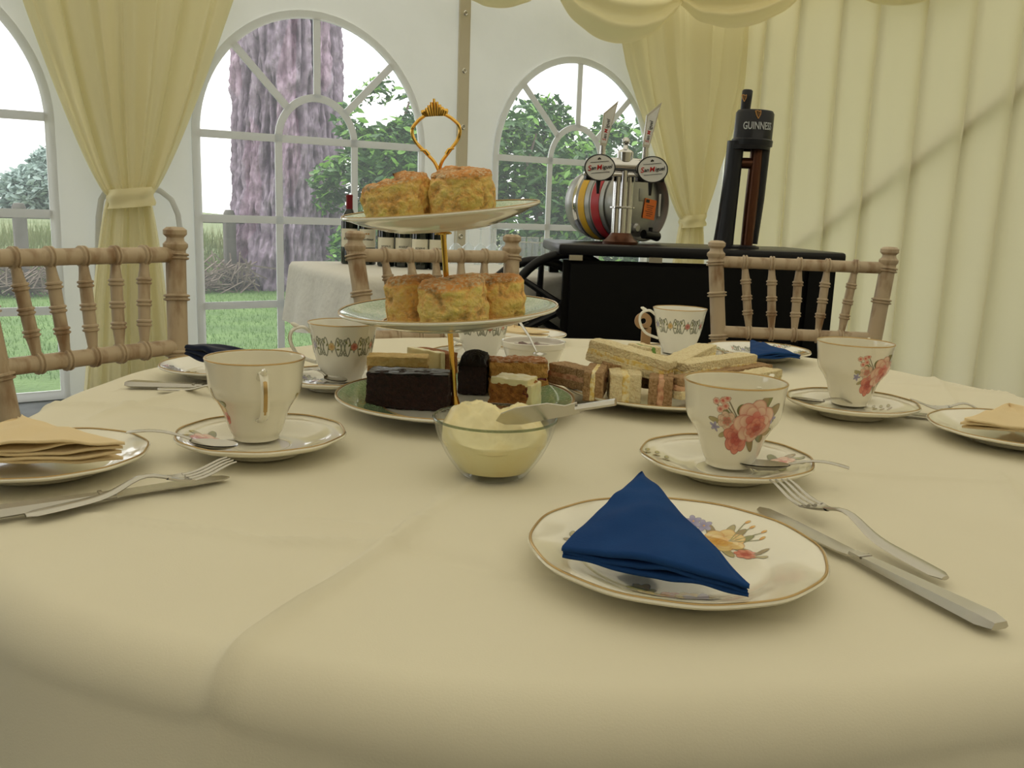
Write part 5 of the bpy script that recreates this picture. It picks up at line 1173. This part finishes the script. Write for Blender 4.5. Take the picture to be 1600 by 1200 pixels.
def cc_(p, o_, c):
    k = .5+.5*noise.fractal(o_*180, .9, 2.1, 5); j = noise.noise(o_*70) > .28; return np.array((.18, .03, .015)) if j and k < .55 else np.array((.66, .28, .06))*k+np.array((.30, .10, .02))*(1-k)
mb, c_ = crumbbox((.044, .034, .029), 11, .0034, 24, cc_); mb.build('sponge', m_cake, t, cols=c_, angle=180)
mb, c_ = crumbbox((.043, .035, .007), 12, .0016, 12, None, Matrix.Translation((0, .0, .028))); mb.build('icing', m_cream, t, angle=180)
mb, c_ = crumbbox((.006, .034, .030), 13, .0012, 10, None, Matrix.Translation((.0235, 0, .0))); mb.build('side_icing', m_cream, t, angle=180)
q = random.Random(9); mb = MB(); cb = onp(720, 645, .0052)
for k in range(26):
    px, py = (680+100*q.random(), 641+8*q.random()) if k % 3 else (756+22*q.random(), 639+8*q.random()); c_ = onp(px, py, .0052)-cb; z_s = .0008+.0014*q.random()
    mb.lathe([(0, 0), (z_s, z_s*.4), (z_s*.8, z_s*1.3), (0, z_s*1.6)], 6, Matrix.Translation(c_))
o = mb.build('cake_crumbs', m_cake, loc=cb, cols=[(.12, .04, .015, 1)]*len(mb.v), angle=180); tag(o, 'scattered dark cake crumbs at the front of the bottom plate', 'crumbs', kind='stuff')

# ------------------------------------------------------------------ plate of sandwiches
SPc = P(1037, 603, TT+.018); SPz = TT
plate('serving_plate', 'cream plate piled with finger sandwiches', 'plate', Vector((SPc.x, SPc.y, TT)), 158*SPc.y/FPX, .017, m_china, (), 'plate', None)
def sandwich(label, p, q, w, th, bread, fill, side=False, z=.012, z2=None, seed=1):
    # p, q: pixel ends of the finger; w width, th thickness of one slice; side=True stands it on edge
    z2 = z if z2 is None else z2; A = P(p[0], p[1], TT+z); B = P(q[0], q[1], TT+z2); d = B-A; L_ = d.length; d.normalize(); sd = Vector((0, 0, 1)).cross(d).normalized(); un = d.cross(sd).normalized()
    t = thing('finger_sandwich', label, 'sandwich', (A+B)/2, 0, 'finger sandwiches piled on the plate'); ft = th*.55; H_ = 2*th+ft
    Mx = Matrix((d, sd, un)).transposed().to_4x4()
    if side: Mx = Mx @ Matrix.Translation((0, 0, w/2)) @ Matrix.Rotation(PI/2, 4, 'X') @ Matrix.Translation((0, 0, -H_/2))
    bm_ = {'w': m_bread, 'b': m_brown}; bl = bread if len(bread) == 2 else bread*2
    n_ = 12
    mb, _ = crumbbox((L_, w, th), seed, .0011, n_, None, Mx); mb.build('bread_slice', bm_[bl[0]], t, angle=180)
    mb, _ = crumbbox((L_*.985, w*.95, ft*1.25), seed+30, .0016, n_, None, Mx @ Matrix.Translation((0, 0, th-ft*.1))); mb.build('filling', fill, t, angle=180)
    mb, _ = crumbbox((L_*.99, w*.98, th), seed+60, .0011, n_, None, Mx @ Matrix.Translation((.001, .0005, th+ft))); mb.build('bread_slice', bm_[bl[1]], t, angle=180)
    return t
W_ = .030
sandwich('brown bread ham sandwich at the far left, overhanging the plate rim', (868, 596), (934, 612), .028, .0095, 'b', m_fill_ham, z=.018, z2=.019, seed=1)
sandwich('brown bread sandwich with cream filling standing at the front left of the plate', (924, 628), (934, 610), .033, .0085, 'b', m_fill_egg, True, z=.012, seed=2)
sandwich('white egg sandwich standing at the front of the plate, beside the butter knife', (976, 632), (968, 606), .034, .0140, 'w', m_fill_egg, True, z=.008, seed=3)
sandwich('brown bread sandwich standing beside the white egg sandwich at the front', (1030, 637), (1032, 610), .033, .0105, 'b', m_fill_ham, True, z=.008, seed=4)
sandwich('brown bread ham sandwich under the long egg sandwich', (935, 592), (1012, 605), .030, .0085, 'b', m_fill_ham, z=.026, z2=.016, seed=5)
sandwich('long white egg sandwich lying on top of the pile', (922, 560), (1045, 597), .030, .0100, 'w', m_fill_egg, z=.046, z2=.030, seed=6)
sandwich('white sandwich with cucumber at the back of the pile', (990, 564), (1020, 572), .026, .0100, 'w', m_leafl, True, z=.016, seed=7)
sandwich('white and brown sandwich pointing up to the scrolled cup', (1046, 596), (1104, 566), .028, .0100, 'bw', m_fill_egg, z=.026, z2=.030, seed=8)
sandwich('long white sandwich in the middle right of the pile', (1056, 600), (1168, 582), .028, .0100, 'w', m_fill_egg, z=.026, z2=.024, seed=9)
sandwich('brown topped sandwich lying right of the pile, behind the front right cup', (1090, 612), (1192, 596), .026, .0095, 'wb', m_fill_ham, z=.016, z2=.014, seed=10)
sandwich('white sandwich at the far right of the pile', (1140, 622), (1206, 606), .026, .0100, 'w', m_fill_egg, z=.014, z2=.012, seed=11)
sandwich('white sandwich lying behind the front right cup rim', (1050, 622), (1120, 615), .028, .0095, 'wb', m_fill_ham, z=.018, z2=.018, seed=12)
# light wooden opener standing behind the sandwiches
wo_ = P(1002, 548, TT); t = thing('wooden_opener', 'flat pale wooden ring opener standing behind the sandwiches', 'opener', Vector((wo_.x, wo_.y, TT)))
mb = MB(); ro = [(.014*math.cos(a*PI/12), .050+.014*math.sin(a*PI/12)) for a in range(24)]; tri = tessellate_polygon([[Vector((x, y, 0)) for x, y in ro], [Vector((.005*math.cos(-a*PI/8), .050+.005*math.sin(-a*PI/8), 0)) for a in range(16)]])
allp = ro+[(.005*math.cos(-a*PI/8), .050+.005*math.sin(-a*PI/8)) for a in range(16)]; n_ = len(allp)
v = [(x, -.003, z) for x, z in allp]+[(x, .003, z) for x, z in allp]; f = [tuple(q_) for q_ in tri]+[tuple(i+n_ for i in q_) for q_ in tri]+[(i, (i+1) % 24, n_+(i+1) % 24, n_+i) for i in range(24)]+[(24+i, 24+(i+1) % 16, n_+24+(i+1) % 16, n_+24+i) for i in range(16)]
mb.add(v, f); mb.build('ring', mat('pale_wood', (.42, .26, .13), .5), t, smooth=False)
mb = MB(); mb.box((.006, 0, .020), (.016, .006, .040), b=.001); mb.build('stem', bpy.data.materials['pale_wood'], t)
